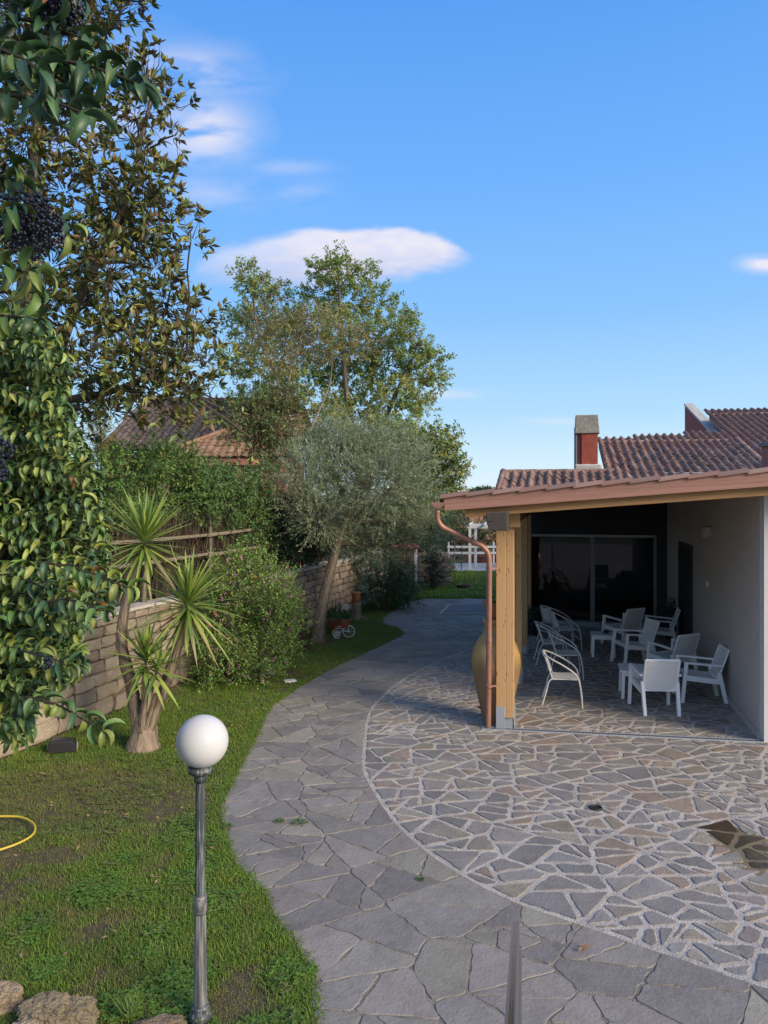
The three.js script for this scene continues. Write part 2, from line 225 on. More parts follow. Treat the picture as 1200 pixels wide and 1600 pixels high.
{
  const R = rng(11), sites = [], grid = new Map(), key = (x, z) => Math.floor(x) + ',' + Math.floor(z);
  const near = (x, z) => { const o = []; for (let a = -1; a <= 1; a++) for (let b = -1; b <= 1; b++) for (const s of grid.get(key(x + a, z + b)) ?? []) o.push(s); return o; };
  const add = (x, z, r, k) => { const s = { x, z, r, k }; sites.push(s); const q = key(x, z); grid.has(q) ? grid.get(q).push(s) : grid.set(q, [s]); };
  const pairs = (P, step, off, kl, kr) => {             // mirrored sites: cells end along the curve
    let acc = step; for (let i = 1; i < P.length; i++) {
      acc += P[i].distanceTo(P[i - 1]); const st = typeof step === 'function' ? step() : step; if (acc < st) continue; acc = 0;
      const t = V().subVectors(P[i], P[i - 1]).normalize(), nx = -t.z, nz = t.x, o = off * (0.8 + 0.4 * R());
      add(P[i].x + nx * o, P[i].z + nz * o, st, kl); add(P[i].x - nx * o, P[i].z - nz * o, st, kr);
    }
  };
  const fine = (P, n) => new THREE.CatmullRomCurve3(P).getPoints(n);
  pairs(fine(CUR, 900), 0.55, 0.21, 2, 1); pairs(fine(LEFT, 900), 0.62, 0.27, 1, 0);
  const kind = (x, z) => inPoly(patioP, x, z) ? 2 : inPoly(pathP, x, z) ? 1 : 0;
  for (let k = 0; k < 30000; k++) {
    const z = -3 - R() * 21.5, x = -2.8 + R() * 11.4, kd = kind(x, z); if (kd !== 2 && Math.abs(x / z) > .75) continue;
    const r = kd === 2 ? 0.5 + .25 * R() : 0.55 + 0.4 * R();
    if (near(x, z).every((s) => Math.hypot((s.x - x) * 0.85, s.z - z) > (s.r + r) * 0.5)) add(x, z, r, kd);
  }
  const cut = (P, f) => { const out = []; for (let i = 0; i < P.length; i++) { const A = P[i], B = P[(i + 1) % P.length], fa = f(A), fb = f(B); if (fa <= 0) out.push(A); if (fa * fb < 0) { const t = fa / (fa - fb); out.push([A[0] + (B[0] - A[0]) * t, A[1] + (B[1] - A[1]) * t]); } } return out; };
  const areaOf = (P) => { let a = 0; for (let i = 0; i < P.length; i++) { const A = P[i], B = P[(i + 1) % P.length]; a += (A[0] * B[1] - B[0] * A[1]) / 2; } return Math.abs(a); };
  const mid = (P) => { let x = 0, z = 0; for (const p of P) { x += p[0] / P.length; z += p[1] / P.length; } return [x, z]; };
  const split = (P, want, out) => {
    const A = areaOf(P), [cx, cz] = mid(P); if (A < want) { out.push(P); return; }
    let best = 0, dir = 0; for (let a = 0; a < 12; a++) { const t = a / 12 * Math.PI, c = Math.cos(t) * .8, s = Math.sin(t); let lo = 9, hi = -9; for (const [x, z] of P) { const v = (x - cx) * c + (z - cz) * s; lo = Math.min(lo, v); hi = Math.max(hi, v); } if (hi - lo > best) { best = hi - lo; dir = t; } }
    const t = dir + (R() - .5) * .9, o = (R() - .5) * best * .3, nx = Math.cos(t), nz = Math.sin(t), f = ([x, z]) => (x - cx) * nx + (z - cz) * nz - o;
    for (const q of [cut(P, f), cut(P, (p) => -f(p))]) if (q.length > 2) split(q, want * (.75 + .6 * R()), out);
  };
  const inset = (P, g) => {                             // half-planes of a convex outline moved inwards
    const [cx, cz] = mid(P); let Q = P;
    for (let i = 0; i < P.length; i++) { const A = P[i], B = P[(i + 1) % P.length], L = Math.hypot(B[0] - A[0], B[1] - A[1]); if (L < 1e-4) continue; let nx = (B[1] - A[1]) / L, nz = -(B[0] - A[0]) / L; if ((cx - A[0]) * nx + (cz - A[1]) * nz > 0) { nx = -nx; nz = -nz; } const gg = g * (.75 + .6 * R()); Q = cut(Q, ([x, z]) => (x - A[0]) * nx + (z - A[1]) * nz + gg); if (Q.length < 3) return null; }
    return Q;
  };
  const cells = [];
  for (const s of sites) {
    if (!s.k) continue;
    let P = [[s.x - 1.9, s.z - 1.9], [s.x + 1.9, s.z - 1.9], [s.x + 1.9, s.z + 1.9], [s.x - 1.9, s.z + 1.9]];
    for (let a = -3; a <= 3; a++) for (let b = -3; b <= 3; b++) for (const o of grid.get(key(s.x + a, s.z + b)) ?? []) {
      if (o === s || P.length < 3) continue; const dx = o.x - s.x, dz = o.z - s.z, L = Math.hypot(dx, dz), m = L / 2 - ((s.k === 2 && o.k === 1) ? 0.03 : 0), nx = dx / L, nz = dz / L;
      P = cut(P, ([x, z]) => (x - s.x) * nx + (z - s.z) * nz - m);
    }
    if (P.length < 3) continue;
    const pieces = []; split(P, s.k === 2 ? .035 + .065 * R() : .10 + .34 * R() * R(), pieces);
    for (const q of pieces) {
      const Q = inset(q, s.k === 2 ? .0175 : .0052); if (!Q) continue; const area = areaOf(Q); if (area < .003 || area > 2) continue;
      const [x, z] = mid(Q); cells.push({ s: { x, z, k: s.k }, P: Q, area, seen: Math.abs(x / z) < .56 && z < -4.05 ? area / Math.pow(-z, 3) : 0 });
    }
  }
  const palette = { 1: [[.27, .238, .215], [.25, .228, .212], [.285, .262, .218], [.215, .195, .182], [.26, .24, .21], [.275, .243, .228]], 2: [[.26, .228, .21], [.245, .225, .212], [.28, .22, .175], [.285, .258, .215], [.22, .21, .205], [.255, .215, .20], [.25, .234, .208], [.285, .242, .19], [.215, .20, .192], [.25, .235, .225], [.255, .232, .218]] };
  const wetC = G(1172, 1330);
  const wet = (x, z) => { const q = Math.hypot((x - wetC.x) / .30, (z - wetC.z) / .50) + (fbm(x * 4, z * 4, 5) - .5) * .9; return 1 - sm(.82, 1.0, q); };
  cells.sort((a, b) => b.seen - a.seen);
  const count = { 1: 0, 2: 0 }, rest = { 1: new MB(), 2: new MB() };
  for (const { s, P, seen } of cells) {
    // corners cut, edges broken
    let Q = []; for (let i = 0; i < P.length; i++) { const A = P[i], B = P[(i + 1) % P.length], L = Math.hypot(B[0] - A[0], B[1] - A[1]); if (L < .012) continue; const c = Math.min(.32, .022 / L), n = Math.max(1, Math.min(7, Math.round(L / .075))); for (let k = 0; k <= n; k++) { const t = lerp(c, 1 - c, k / n), j = k && k < n ? (R() - .5) * (s.k === 2 ? .02 : .03) : (R() - .5) * .006; Q.push([A[0] + (B[0] - A[0]) * t + (B[1] - A[1]) / L * j, A[1] + (B[1] - A[1]) * t - (B[0] - A[0]) / L * j]); } }
    if (Q.length < 3) continue;
    const own = seen > 0 && count[s.k] < 300, mb = own ? new MB() : rest[s.k], h = (s.k === 2 ? .006 : .0045) + .003 * R(), tx = (R() - .5) * (s.k === 2 ? .016 : .008), tz = (R() - .5) * (s.k === 2 ? .016 : .008), w = wet(s.x, s.z);
    const b = palette[s.k][Math.floor(R() * palette[s.k].length)], k = (.86 + .28 * R()) * lerp(1, .30, w * (s.k === 2)), far = s.k === 1 ? lerp(1, .88, sm(11, 16, -s.z)) : 1, col = b.map((v, i) => v * k * far * (w > .5 && s.k === 2 ? [1, .85, .62][i] : 1));  // far path stones darken with depth: porch shade painted into their colour
    const y = (x, z) => h + (x - s.x) * tx + (z - s.z) * tz, ins = s.k === 2 ? .007 : .005, top = [], low = [], rim = [];
    for (const [x, z] of Q) { const L = Math.hypot(x - s.x, z - s.z) || 1, f = 1 - ins / L; const ix = s.x + (x - s.x) * f, iz = s.z + (z - s.z) * f; top.push(mb.v(ix, y(ix, iz), iz, col, ix, iz)); rim.push(mb.v(ix, y(ix, iz), iz, col, ix, iz)); low.push(mb.v(x, -.006, z, col, x, z)); }
    const c = mb.v(s.x, y(s.x, s.z), s.z, col, s.x, s.z);
    for (let i = 0; i < Q.length; i++) { const j = (i + 1) % Q.length; mb.tri(c, top[j], top[i]); mb.quad(rim[i], rim[j], low[j], low[i]); }
    if (own) { count[s.k]++; const o = mb.build(w > .5 && s.k === 2 ? 'wet_stone' : 'stone', w > .5 && s.k === 2 ? M.wetStone : M.stone, s.k === 2 ? patio : path); }
  }
  for (const k of [1, 2]) if (rest[k].n) rest[k].build('small_stones', M.stone, k === 2 ? patio : path).userData.kind = 'stuff';
  // wet mortar, its outline as ragged as the spill's
  const ring = []; for (let i = 0; i < 40; i++) { const a = i / 40 * Math.PI * 2, r = 1 + .42 * (fbm(Math.cos(a) * 2 + 5, Math.sin(a) * 2 + 5, 77, 4) - .5) * 2; ring.push(V(wetC.x + Math.cos(a) * .30 * r, 0, wetC.z + Math.sin(a) * .48 * r)); }
  mesh('water_stain', sheet(ring, 0.0015), std(C(.20, .155, .095), { roughness: .35, bumpMap: rep(rough, 2, 2), bumpScale: .006 }), patio);
  console.log('stones', count, cells.length);
}
// drain slot before the porch, inspection hatch, cap, small things lying on the paving
{
  const a = G(752, 1139), b = G(1192, 1160), d = V().subVectors(b, a), L = d.length(), ang = Math.atan2(-d.z, d.x);
  const t = thing('drain_channel', 'narrow slotted drain channel across the front of the porch', 'drain', V((a.x + b.x) / 2, 0, (a.z + b.z) / 2), ang);
  mesh('channel', new THREE.BoxGeometry(L, .02, .085), M.dark, t, V(0, .004, 0));
  for (const s of [-1, 1]) mesh('edge_rail', new RoundedBoxGeometry(L, .03, .012, 1, .003), M.galv, t, V(0, .006, s * .044));
  const mb = new MB(); for (let k = 0; k < 120; k++) boxMB(mb, V(-L / 2 + (k + .5) * L / 120, .014, -.04), V(-L / 2 + (k + .5) * L / 120, .014, .04), .011, .008);
  mb.build('grate_bars', M.galv, t).userData.kind = 'stuff';
  const q = [[688, 960], [758, 960.5], [775, 946], [702, 945.6]].map(([x, y]) => G(x, y)), hc = V(); q.forEach((p) => hc.addScaledVector(p, .25));
  const h = thing('inspection_hatch', 'flat rectangular hatch with pale metal rim set in the far end of the path', 'hatch', hc);
  const loc = q.map((p) => p.clone().sub(hc));
  mesh('slab', sheet(loc, .022), std(C(.19, .18, .18), { map: rep(mottle, 1, 1), roughness: .8 }), h);
  for (let k = 0; k < 4; k++) bar('rim', loc[k].clone().setY(.02), loc[(k + 1) % 4].clone().setY(.02), .05, .02, M.coping, h, .003);
  const p = G(931, 1264), c = thing('floor_drain', 'small round dark drain cap sunk between the terrace stones', 'drain cap', p);
  mesh('rim', new THREE.TorusGeometry(.055, .012, 8, 24), M.dark, c, V(0, .012, 0), [Math.PI / 2, 0, 0]); mesh('plug', new THREE.CylinderGeometry(.05, .05, .012, 20), M.dark, c, V(0, .006, 0));
  const lf = G(906, 1483), fl = new MB(), R = rng(4); for (const [dx, dz, a0] of [[0, 0, .3], [.02, .015, 2.2]]) fl.leaf(V(dx, .02, dz), V(Math.cos(a0), .1, Math.sin(a0)), V(0, 1, .2).normalize(), .075, .035, [.30, .16, .06], .2);
  const fo = fl.build('fallen_leaf', M.leafSemi, scene); fo.position.copy(lf); tag(fo, 'curled brown fallen leaf lying on the grey paving', 'leaf');
  const wp = G(453, 1065), wt = mesh('small_stone_tile', new RoundedBoxGeometry(.2, .03, .14, 1, .008), M.white, scene, wp.clone().setY(.012), [0.02, .4, 0]); tag(wt, 'small whitish stone tile lying in the grass by the path edge', 'tile');
  let i = 0; const wl = ['small green weed tuft in the path joint nearer the lamp', 'small weed tuft in a path joint, closest to the pale mortar edge', 'flat weed at the path edge beside the lawn', 'tiny weed in the joint beside a broken grey flagstone'];
  for (const [x, y, s] of [[437, 1285, .8], [468, 1287, 1.2], [354, 1294, 1.2], [657, 1376, .5]]) {
    const mb = new MB(); for (let k = 0; k < 60; k++) { const a = R() * 6.28, e = R() * .9, r = R() * .05 * s; mb.leaf(V(Math.cos(a) * r, .01, Math.sin(a) * r), V(Math.cos(a) * Math.cos(e), Math.sin(e), Math.sin(a) * Math.cos(e)), V(0, 1, 0), .035 * s, .014, [.05 + .04 * R(), .12 + .06 * R(), .02], .2); }
    const o = mb.build('weed', M.leaf, scene); o.position.copy(G(x, y)); tag(o, wl[i++], 'weed');
  }
}
// ------------------------------------------------------------------ stone wall along the garden, blocks one by one
const WD = V(0.313, 0, -1).normalize(), WN = V(-WD.z, 0, WD.x);   // along the wall; WN points to the path
const wallAt = (d, y = 0, out = 0) => V(W0(d) + WN.x * out, y, -d + WN.z * out);
{
  const R = rng(23), t = thing('stone_wall', 'low garden wall of rough tufa blocks behind the yucca and shrubs', 'wall', V(0, 0, 0));
  const a = wallAt(6.5, 0, -.2), b = wallAt(30, 0, -.2);
  bar('core', a.clone().setY(.68), b.clone().setY(.66), .22, 1.40, std(C(.12, .095, .07), { map: rep(mottle, 2, 2), roughness: 1 }), t, 0);
  const variants = []; for (let k = 0; k < 8; k++) {
    const g = new THREE.BoxGeometry(1, 1, 1, 3, 2, 1), p = g.attributes.position, seen = {};
    for (let i = 0; i < p.count; i++) { const kk = [p.getX(i), p.getY(i), p.getZ(i)].map((v) => v.toFixed(2)).join(), j = seen[kk] ??= [R() - .5, R() - .5, R() - .5], ex = Math.abs(p.getX(i)) > .49, ey = Math.abs(p.getY(i)) > .49, f = p.getZ(i) > 0; const sh = f && (ex || ey) ? .18 : 0; p.setXYZ(i, p.getX(i) + j[0] * .05, p.getY(i) + j[1] * .1, p.getZ(i) + j[2] * .25 - sh * (ex && ey ? 1.5 : 1)); }
    g.computeVertexNormals(); variants.push(g);
  }
  const ang = Math.atan2(-WD.z, WD.x), blocks = [];
  const CH = [.24, .20, .185, .17, .16, .16, .15, .14];
  let y = 0; CH.forEach((h, c) => {
    let s = (c % 2) * .18; while (s < 24) { const L = (.24 + .26 * R()) * (c < 2 ? 1.25 : 1), d = 6.5 + (s + L / 2) * -WD.z; if (d < 24) blocks.push({ d, y: y + h / 2, L: L - .022, h: h - .02 }); s += L; }
    y += h;
  });
  blocks.sort((p, q) => p.d - q.d);
  const inView = blocks.filter((k) => Math.abs(W0(k.d) / k.d) < .53), rest = new MB(); let n = 0;
  for (const k of blocks) {
    const g = variants[Math.floor(R() * 8)], p = wallAt(k.d, k.y, -.06 + (R() - .5) * .035), tilt = (R() - .5) * .03, m = new THREE.Matrix4().compose(p, new THREE.Quaternion().setFromEuler(new THREE.Euler(0, ang, tilt)), V(k.L, k.h, .13));
    if (inView.includes(k) && n < 300 && k.d < 21) { n++; const o = mesh('stone', g, M.wallStone[Math.floor(R() * 5)], t, p, [0, ang, tilt]); o.scale.set(k.L, k.h, .13); } else rest.geo(g, m);
  }
  rest.build('far_stones', M.wallStone[0], t).userData.kind = 'stuff';
  const cap = new MB(); for (let s = 0; s < 22; s += 1.1) { const p = wallAt(6.5 + s, 1.41, -.14), q = wallAt(6.5 + s + 1.03, 1.41 + (R() - .5) * .02, -.14); boxMB(cap, p, q, .30, .045); }
  cap.build('coping', M.coping, t);
  // rough pole fence standing on the wall, dead stems woven behind it
  const f = thing('pole_fence', 'rustic fence of rough pale poles above the garden wall', 'fence', V(0, 0, 0));
  for (let d = 8.2; d < 21; d += 1.9) { const mb = new MB(), p = wallAt(d, 1.4, -.22); mb.tube([p, p.clone().add(V(.02, .9, 0)), p.clone().add(V(0, 1.75, .02))], [.045, .042, .036], 8, [.26, .22, .17]); mb.build('post', M.bark, f, true); }
  for (const [h, o] of [[2.40, -.15], [2.06, -.14]]) for (let d = 7.5; d < 20; d += 3.1) { const mb = new MB(), p = wallAt(d, h + (R() - .5) * .06, o), q = wallAt(d + 3.3, h + (R() - .5) * .06, o); mb.tube([p, p.clone().lerp(q, .5).add(V(0, (R() - .5) * .05, 0)), q], [.036, .032, .028], 8, [.36, .30, .23]); mb.build('rail', M.bark, f, true); }
  const st = new MB(); for (let k = 0; k < 2600; k++) { const d = 8 + R() * 12.5, p = wallAt(d, 1.4 + R() * .3, -.26 - R() * .3), q = p.clone().add(V((R() - .5) * .5, .5 + R() * 1.1, (R() - .5) * .4)), c = .06 + .14 * R(); st.tube([p, p.clone().lerp(q, .5).add(V((R() - .5) * .12, 0, 0)), q], .004 + .006 * R(), 3, [c * 1.2, c * .95, c * .65], false); }
  st.build('dry_stems', M.bark, f).userData.kind = 'stuff';
}
// ------------------------------------------------------------------ tiled roofs
function sTile(w, len, hgt, th = .014) {                 // an S-shaped clay tile: x across, z down the slope
  const n = 9, mb = new MB(), prof = []; for (let k = 0; k <= n; k++) { const u = k / n; prof.push([u * w, u < .62 ? hgt * Math.sin(u / .62 * Math.PI) : -hgt * .22 * Math.sin((u - .62) / .38 * Math.PI)]); }
  const row = (z, dy) => prof.map(([x, y]) => mb.v(x, y + dy, z, null, x * 2, z * 2)), a = row(0, 0), b = row(len, th * 1.4), c = row(len, th * 1.4), d = row(len - .002, th * .2), e = row(0, -th);
  for (let k = 0; k < n; k++) { mb.quad(a[k], b[k], b[k + 1], a[k + 1]); mb.quad(c[k], d[k], d[k + 1], c[k + 1]); mb.quad(d[k], e[k], e[k + 1], d[k + 1]); }
  return mb.geometry();
}
const tileG = sTile(.212, .44, .062), flatTileG = sTile(.24, .40, .022);
function roofFrame(o, E, S) { const N = V().crossVectors(S, E).normalize(); if (N.y < 0) N.negate(); return new THREE.Matrix4().makeBasis(E, N, S.clone().negate()).setPosition(o); }
function layTiles(list, F0, cols, rows, cw, ch, keep) { for (let r = 0; r < rows; r++) for (let c = 0; c < cols; c++) { const p = V(c * cw, .02, -(r + 1) * ch).applyMatrix4(F0); if (!keep || keep(p, r, c)) list.push({ p, F0 }); } }
function setTiles(list, g, mats, parent, R, most = 300) {
  const rest = new MB(); list.sort((a, b) => (b.seen === false ? -100 : 0) + b.p.z - a.p.z - (a.seen === false ? -100 : 0)); let n = 0;
  for (const { p, F0 } of list) {
    const q = new THREE.Quaternion().setFromRotationMatrix(F0).multiply(new THREE.Quaternion().setFromEuler(new THREE.Euler((R() - .5) * .05, (R() - .5) * .06, (R() - .5) * .05))), pos = p.clone().add(V((R() - .5) * .014, (R() - .5) * .016, (R() - .5) * .02));
    if (n < most) { n++; const o = mesh('tile', g, mats[Math.floor(R() * mats.length)], parent, pos); o.quaternion.copy(q); } else rest.geo(g, new THREE.Matrix4().compose(pos, q, V(1, 1, 1)));
  }
  if (rest.n) rest.build('far_tiles', mats[0], parent).userData.kind = 'stuff';
}
const px = (p) => [600 + p.x / -p.z * F, HY - (p.y - H) / -p.z * F];
function wallSeg(name, a, b, th, y0, y1, m, parent) { return bar(name, a.clone().setY((y0 + y1) / 2), b.clone().setY((y0 + y1) / 2), th, y1 - y0, m, parent, 0); }
// ------------------------------------------------------------------ the house behind the porch
{
  const R = rng(5), t = thing('house', 'low house with grey-beige plaster wall, red chimney and weathered tiled roofs', 'house', V(0, 0, 0));
  // right wall of the porch, its white end, the front wall running on
  const wallDir = V().subVectors(BACKR, CORNER).normalize(), side = V(-wallDir.z, 0, wallDir.x);
  const off = (p, k) => p.clone().addScaledVector(side, k);
  wallSeg('wall', off(CORNER, .15), off(BACKR, .15), .3, 0, 3.32, M.plaster, t);
  const f0 = CORNER.clone().addScaledVector(wallDir, -.06);
  bar('wall', V(f0.x + .02, 1.66, f0.z), V(f0.x + 5.2, 1.66, f0.z + 1.1), .14, 3.34, M.plasterWhite, t, 0);
  bar('skirting', off(CORNER, -.012).setY(.05), off(BACKR, -.012).setY(.05), .02, .10, M.coping, t, .004);
  // back wall with the sliding door
  const bk = (s, y = 0, o = 0) => V(lerp(BACKL.x, BACKR.x, s) + AX.x * o, y, lerp(BACKL.z, BACKR.z, s) + AX.z * o);
  const sL = .07, sR = .93, hT = 2.18;
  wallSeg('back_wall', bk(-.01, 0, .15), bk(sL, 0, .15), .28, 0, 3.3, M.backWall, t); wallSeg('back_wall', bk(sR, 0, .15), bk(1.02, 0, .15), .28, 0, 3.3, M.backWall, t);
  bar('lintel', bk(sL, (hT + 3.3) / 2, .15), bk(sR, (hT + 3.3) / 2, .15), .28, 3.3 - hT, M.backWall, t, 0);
  const dr = new THREE.Group(); dr.name = 'sliding_door'; t.add(dr);
  bar('sill', bk(sL, .06, -.02), bk(sR, .06, -.02), .2, .12, M.alu, dr); bar('frame', bk(sL, hT - .03, .06), bk(sR, hT - .03, .06), .1, .06, M.alu, dr);
  for (const s of [sL + .01, .52, sR - .005]) bar('frame', bk(s, .12, .05), bk(s, hT - .06, .05), s === .52 ? .09 : .06, .09, M.alu, dr);
  for (const [a, b] of [[sL + .02, .505], [.535, sR - .015]]) { const p = bk(a, 0, .06), q = bk(b, 0, .06), L = p.distanceTo(q), g = new THREE.PlaneGeometry(L, hT - .19); const o = mesh('pane', g, M.glass, dr, V((p.x + q.x) / 2, (hT - .19) / 2 + .125, (p.z + q.z) / 2)); o.rotation.y = Math.atan2(-(q.z - p.z), q.x - p.x); }
  // the dim room behind it
  const rm = new THREE.Group(); rm.name = 'inner_room'; t.add(rm);
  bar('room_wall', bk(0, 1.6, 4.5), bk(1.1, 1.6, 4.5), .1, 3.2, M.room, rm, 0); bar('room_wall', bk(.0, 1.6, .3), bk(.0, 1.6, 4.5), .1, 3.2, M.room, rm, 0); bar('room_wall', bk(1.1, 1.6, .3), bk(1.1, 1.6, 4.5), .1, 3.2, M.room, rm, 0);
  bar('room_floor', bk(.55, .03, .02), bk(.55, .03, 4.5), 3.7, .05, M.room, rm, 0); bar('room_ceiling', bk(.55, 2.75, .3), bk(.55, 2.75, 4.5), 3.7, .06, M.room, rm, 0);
  // glazed door in the side wall, wall lamp is a thing of its own
  const sd = new THREE.Group(); sd.name = 'side_door'; t.add(sd); const wl = (d, y, o) => { const k = (d + CORNER.z) / -wallDir.z; return CORNER.clone().addScaledVector(wallDir, k).addScaledVector(side, o).setY(y); };
  bar('frame', wl(14.5, 1.08, -.01), wl(16.1, 1.08, -.01), .03, 2.16, std(C(.05, .05, .055), { roughness: .5 }), sd); bar('leaf', wl(14.6, 1.05, -.03), wl(16.0, 1.05, -.03), .03, 2.0, M.dark, sd);
  for (const [d, y] of [[13.05, 1.60], [13.12, 1.60]]) bar('switch_plate', wl(d, y - .045, -.012), wl(d, y + .045, -.012), .02, .06, M.white, t, .004);
  // roofs: one plane cut off early on one side, a higher one on the other
  const SL = .286, hB = (d) => 3.3 + SL * (d - 18), S = V(AX.x, SL * .9758, AX.z).normalize();
  const roof = new THREE.Group(); roof.name = 'roof'; t.add(roof);
  const o0 = V(2.65, hB(17.66), -17.66), F0 = roofFrame(o0, EV, V(AX.x, SL * -AX.z, AX.z).normalize());
  const slope = Math.hypot(1, SL), list = [];
  const finN = at(1119, 683, 23.8), finF = at(1070, 630, 29.9);
  const edgeX = (z) => lerp(finN.x, finF.x, (z - finN.z) / (finF.z - finN.z));   // line under the fin and its continuation
  layTiles(list, F0, 50, 30, .205, .345, (p, r, c) => p.x > edgeX(p.z) - .06 ? -p.z < 26.7 : c * .205 < 2.45 ? r < 5 : -p.z < 22.75);
  const vis = (k) => px(k.p)[1] < (px(k.p)[0] < 700 ? 900 : lerp(778, 738, (px(k.p)[0] - 693) / 507)) + 8 && px(k.p)[0] < 1212;
  for (const k of list) k.seen = vis(k);
  setTiles(list, tileG, M.tiles, roof, R, 300);
  // deck under the tiles, ridges
  const dk = new MB(); const pl = (x, d, k) => o0.clone().addScaledVector(EV, x).addScaledVector(V(AX.x, SL * -AX.z, AX.z).normalize(), d).add(V(0, k, 0));
  const slab = (mb, a, b, c, d, th) => { const q = [a, b, c, d].map((p) => mb.v(p.x, p.y, p.z)), w = [a, b, c, d].map((p) => mb.v(p.x, p.y - th, p.z)); mb.quad(...q); mb.quad(...w.reverse()); w.reverse(); for (let k = 0; k < 4; k++) mb.quad(q[k], w[k], w[(k + 1) % 4], q[(k + 1) % 4]); };
  slab(dk, pl(.02, 0, -.02), pl(2.6, 0, -.02), pl(2.6, 1.74, -.02), pl(.02, 1.74, -.02), .12); slab(dk, pl(2.47, 0, -.021), pl(7.2, 0, -.021), pl(7.2, 5.28, -.021), pl(2.47, 5.28, -.021), .12);
  const xe = (d) => { const p = pl(0, d, 0); return (edgeX(p.z) - p.x) / (EV.x + .233 * EV.z) + .06; };
  slab(dk, pl(7.19, 0, -.022), pl(11, 0, -.022), pl(11, 5.28, -.022), pl(7.19, 5.28, -.022), .12); slab(dk, pl(xe(7), 5.27, -.023), pl(13, 5.27, -.023), pl(13, 9.4, -.023), pl(xe(7), 9.4, -.023), .12); dk.build('roof_deck', M.terracotta, roof);
  const ridge = (a, b, n) => { for (let k = 0; k < n; k++) { const p = a.clone().lerp(b, k / n), q = a.clone().lerp(b, (k + 1.15) / n), mb = new MB(); mb.tube([p, q], [.075, .088], 10, null, true); const o = mb.build('ridge_tile', M.tiles[k % 5], roof, true); } };
  ridge(pl(2.47, 5.28, -.015), pl(xe(5.3) - .25, 5.28, -.015), 14); ridge(pl(xe(9.4), 9.42, -.01), pl(13, 9.42, -.01), 12);
  ridge(pl(.0, 1.76, .01), pl(2.6, 1.76, .01), 7); ridge(pl(-.02, -.05, .03), pl(-.02, 1.72, .03), 4); ridge(pl(xe(1.5), 1.5, .045), pl(xe(5.2), 5.2, .045), 12);
  // walls that carry the roofs
  wallSeg('upper_wall', V(2.9, 0, -18.4), V(5.0, 0, -18.0), .3, 2.9, 3.25, M.pink, t);
  bar('upper_wall', V(3.2, 3.2, -19.6), V(5.4, 3.2, -19.1), .25, .75, M.pink, t, 0); bar('upper_wall', V(7.2, 3.7, -24.2), V(12, 3.7, -23.2), .25, 1.4, M.pink, t, 0);
  bar('upper_wall', V(5.45, 3.3, -19.6), V(6.4, 3.3, -22.6), .2, .9, M.pink, t, 0);
  // fin wall with its pale coping
  const fin = new THREE.Group(); fin.name = 'fin_wall'; t.add(fin);
  { const mb = new MB(), th = .27, q = (p, y, o) => mb.v(p.x + EV.x * o, y, p.z + EV.z * o); const yl = 3.2; const a = q(finN, yl, 0), b = q(finF, yl, 0), c = q(finF, finF.y - .06, 0), d = q(finN, finN.y - .06, 0), a2 = q(finN, yl, th), b2 = q(finF, yl, th), c2 = q(finF, finF.y - .06, th), d2 = q(finN, finN.y - .06, th); mb.quad(a, b, c, d); mb.quad(a2, d2, c2, b2); mb.quad(a, d, d2, a2); mb.quad(b, b2, c2, c); mb.quad(d, c, c2, d2); mb.build('wall_face', M.red, fin);
    bar('coping', finN.clone().addScaledVector(EV, .135).addScaledVector(AX, -.06).add(V(0, -.03, 0)), finF.clone().addScaledVector(EV, .135).addScaledVector(AX, .06).add(V(0, -.03, 0)), .33, .07, M.coping, fin); }
  // chimney
  const cb = at(917, 735, 19.6), ch = new THREE.Group(); ch.name = 'chimney'; ch.position.copy(cb); ch.rotation.y = Math.atan2(-EV.z, EV.x); t.add(ch);
  mesh('flashing', new RoundedBoxGeometry(.66, .26, .62, 2, .05), M.coping, ch, V(.02, .02, 0));
  mesh('shaft', new RoundedBoxGeometry(.40, 1.0, .44, 2, .012), M.red, ch, V(.06, .48, 0)); mesh('side_shaft', new RoundedBoxGeometry(.16, .95, .36, 2, .01), M.red, ch, V(-.17, .47, -.02));
  mesh('flue_pipe', new THREE.CylinderGeometry(.03, .03, 1.1, 12), M.galv, ch, V(-.29, .55, .02));
  { const g = new THREE.ExtrudeGeometry(new THREE.Shape([[-.29, 0], [.29, 0], [.25, .44], [-.27, .44]].map(([x, y]) => new THREE.Vector2(x, y))), { depth: .5, bevelEnabled: true, bevelSize: .012, bevelThickness: .012, bevelSegments: 1 }); g.translate(0, 0, -.25); mesh('cap', g, M.concrete, ch, V(0, .94, 0)); }
  // second, squat chimney at the roof's near edge
  const c2 = at(1204, 726, 15.2), s2 = new THREE.Group(); s2.name = 'chimney'; s2.position.copy(c2); t.add(s2);
  mesh('shaft', new RoundedBoxGeometry(.22, .6, .3, 2, .01), M.pink, s2, V(0, .06, 0)); mesh('cap', new RoundedBoxGeometry(.30, .09, .4, 2, .015), M.concrete, s2, V(0, .40, 0));
  const mb = new MB(), w0 = at(938, 736, 19.2), w1 = at(1180, 738, 17.2); mb.tube([w0, w0.clone().lerp(w1, .5).add(V(0, -.03, 0)), w1], .008, 5); mb.build('cable', M.white, t, true);
}
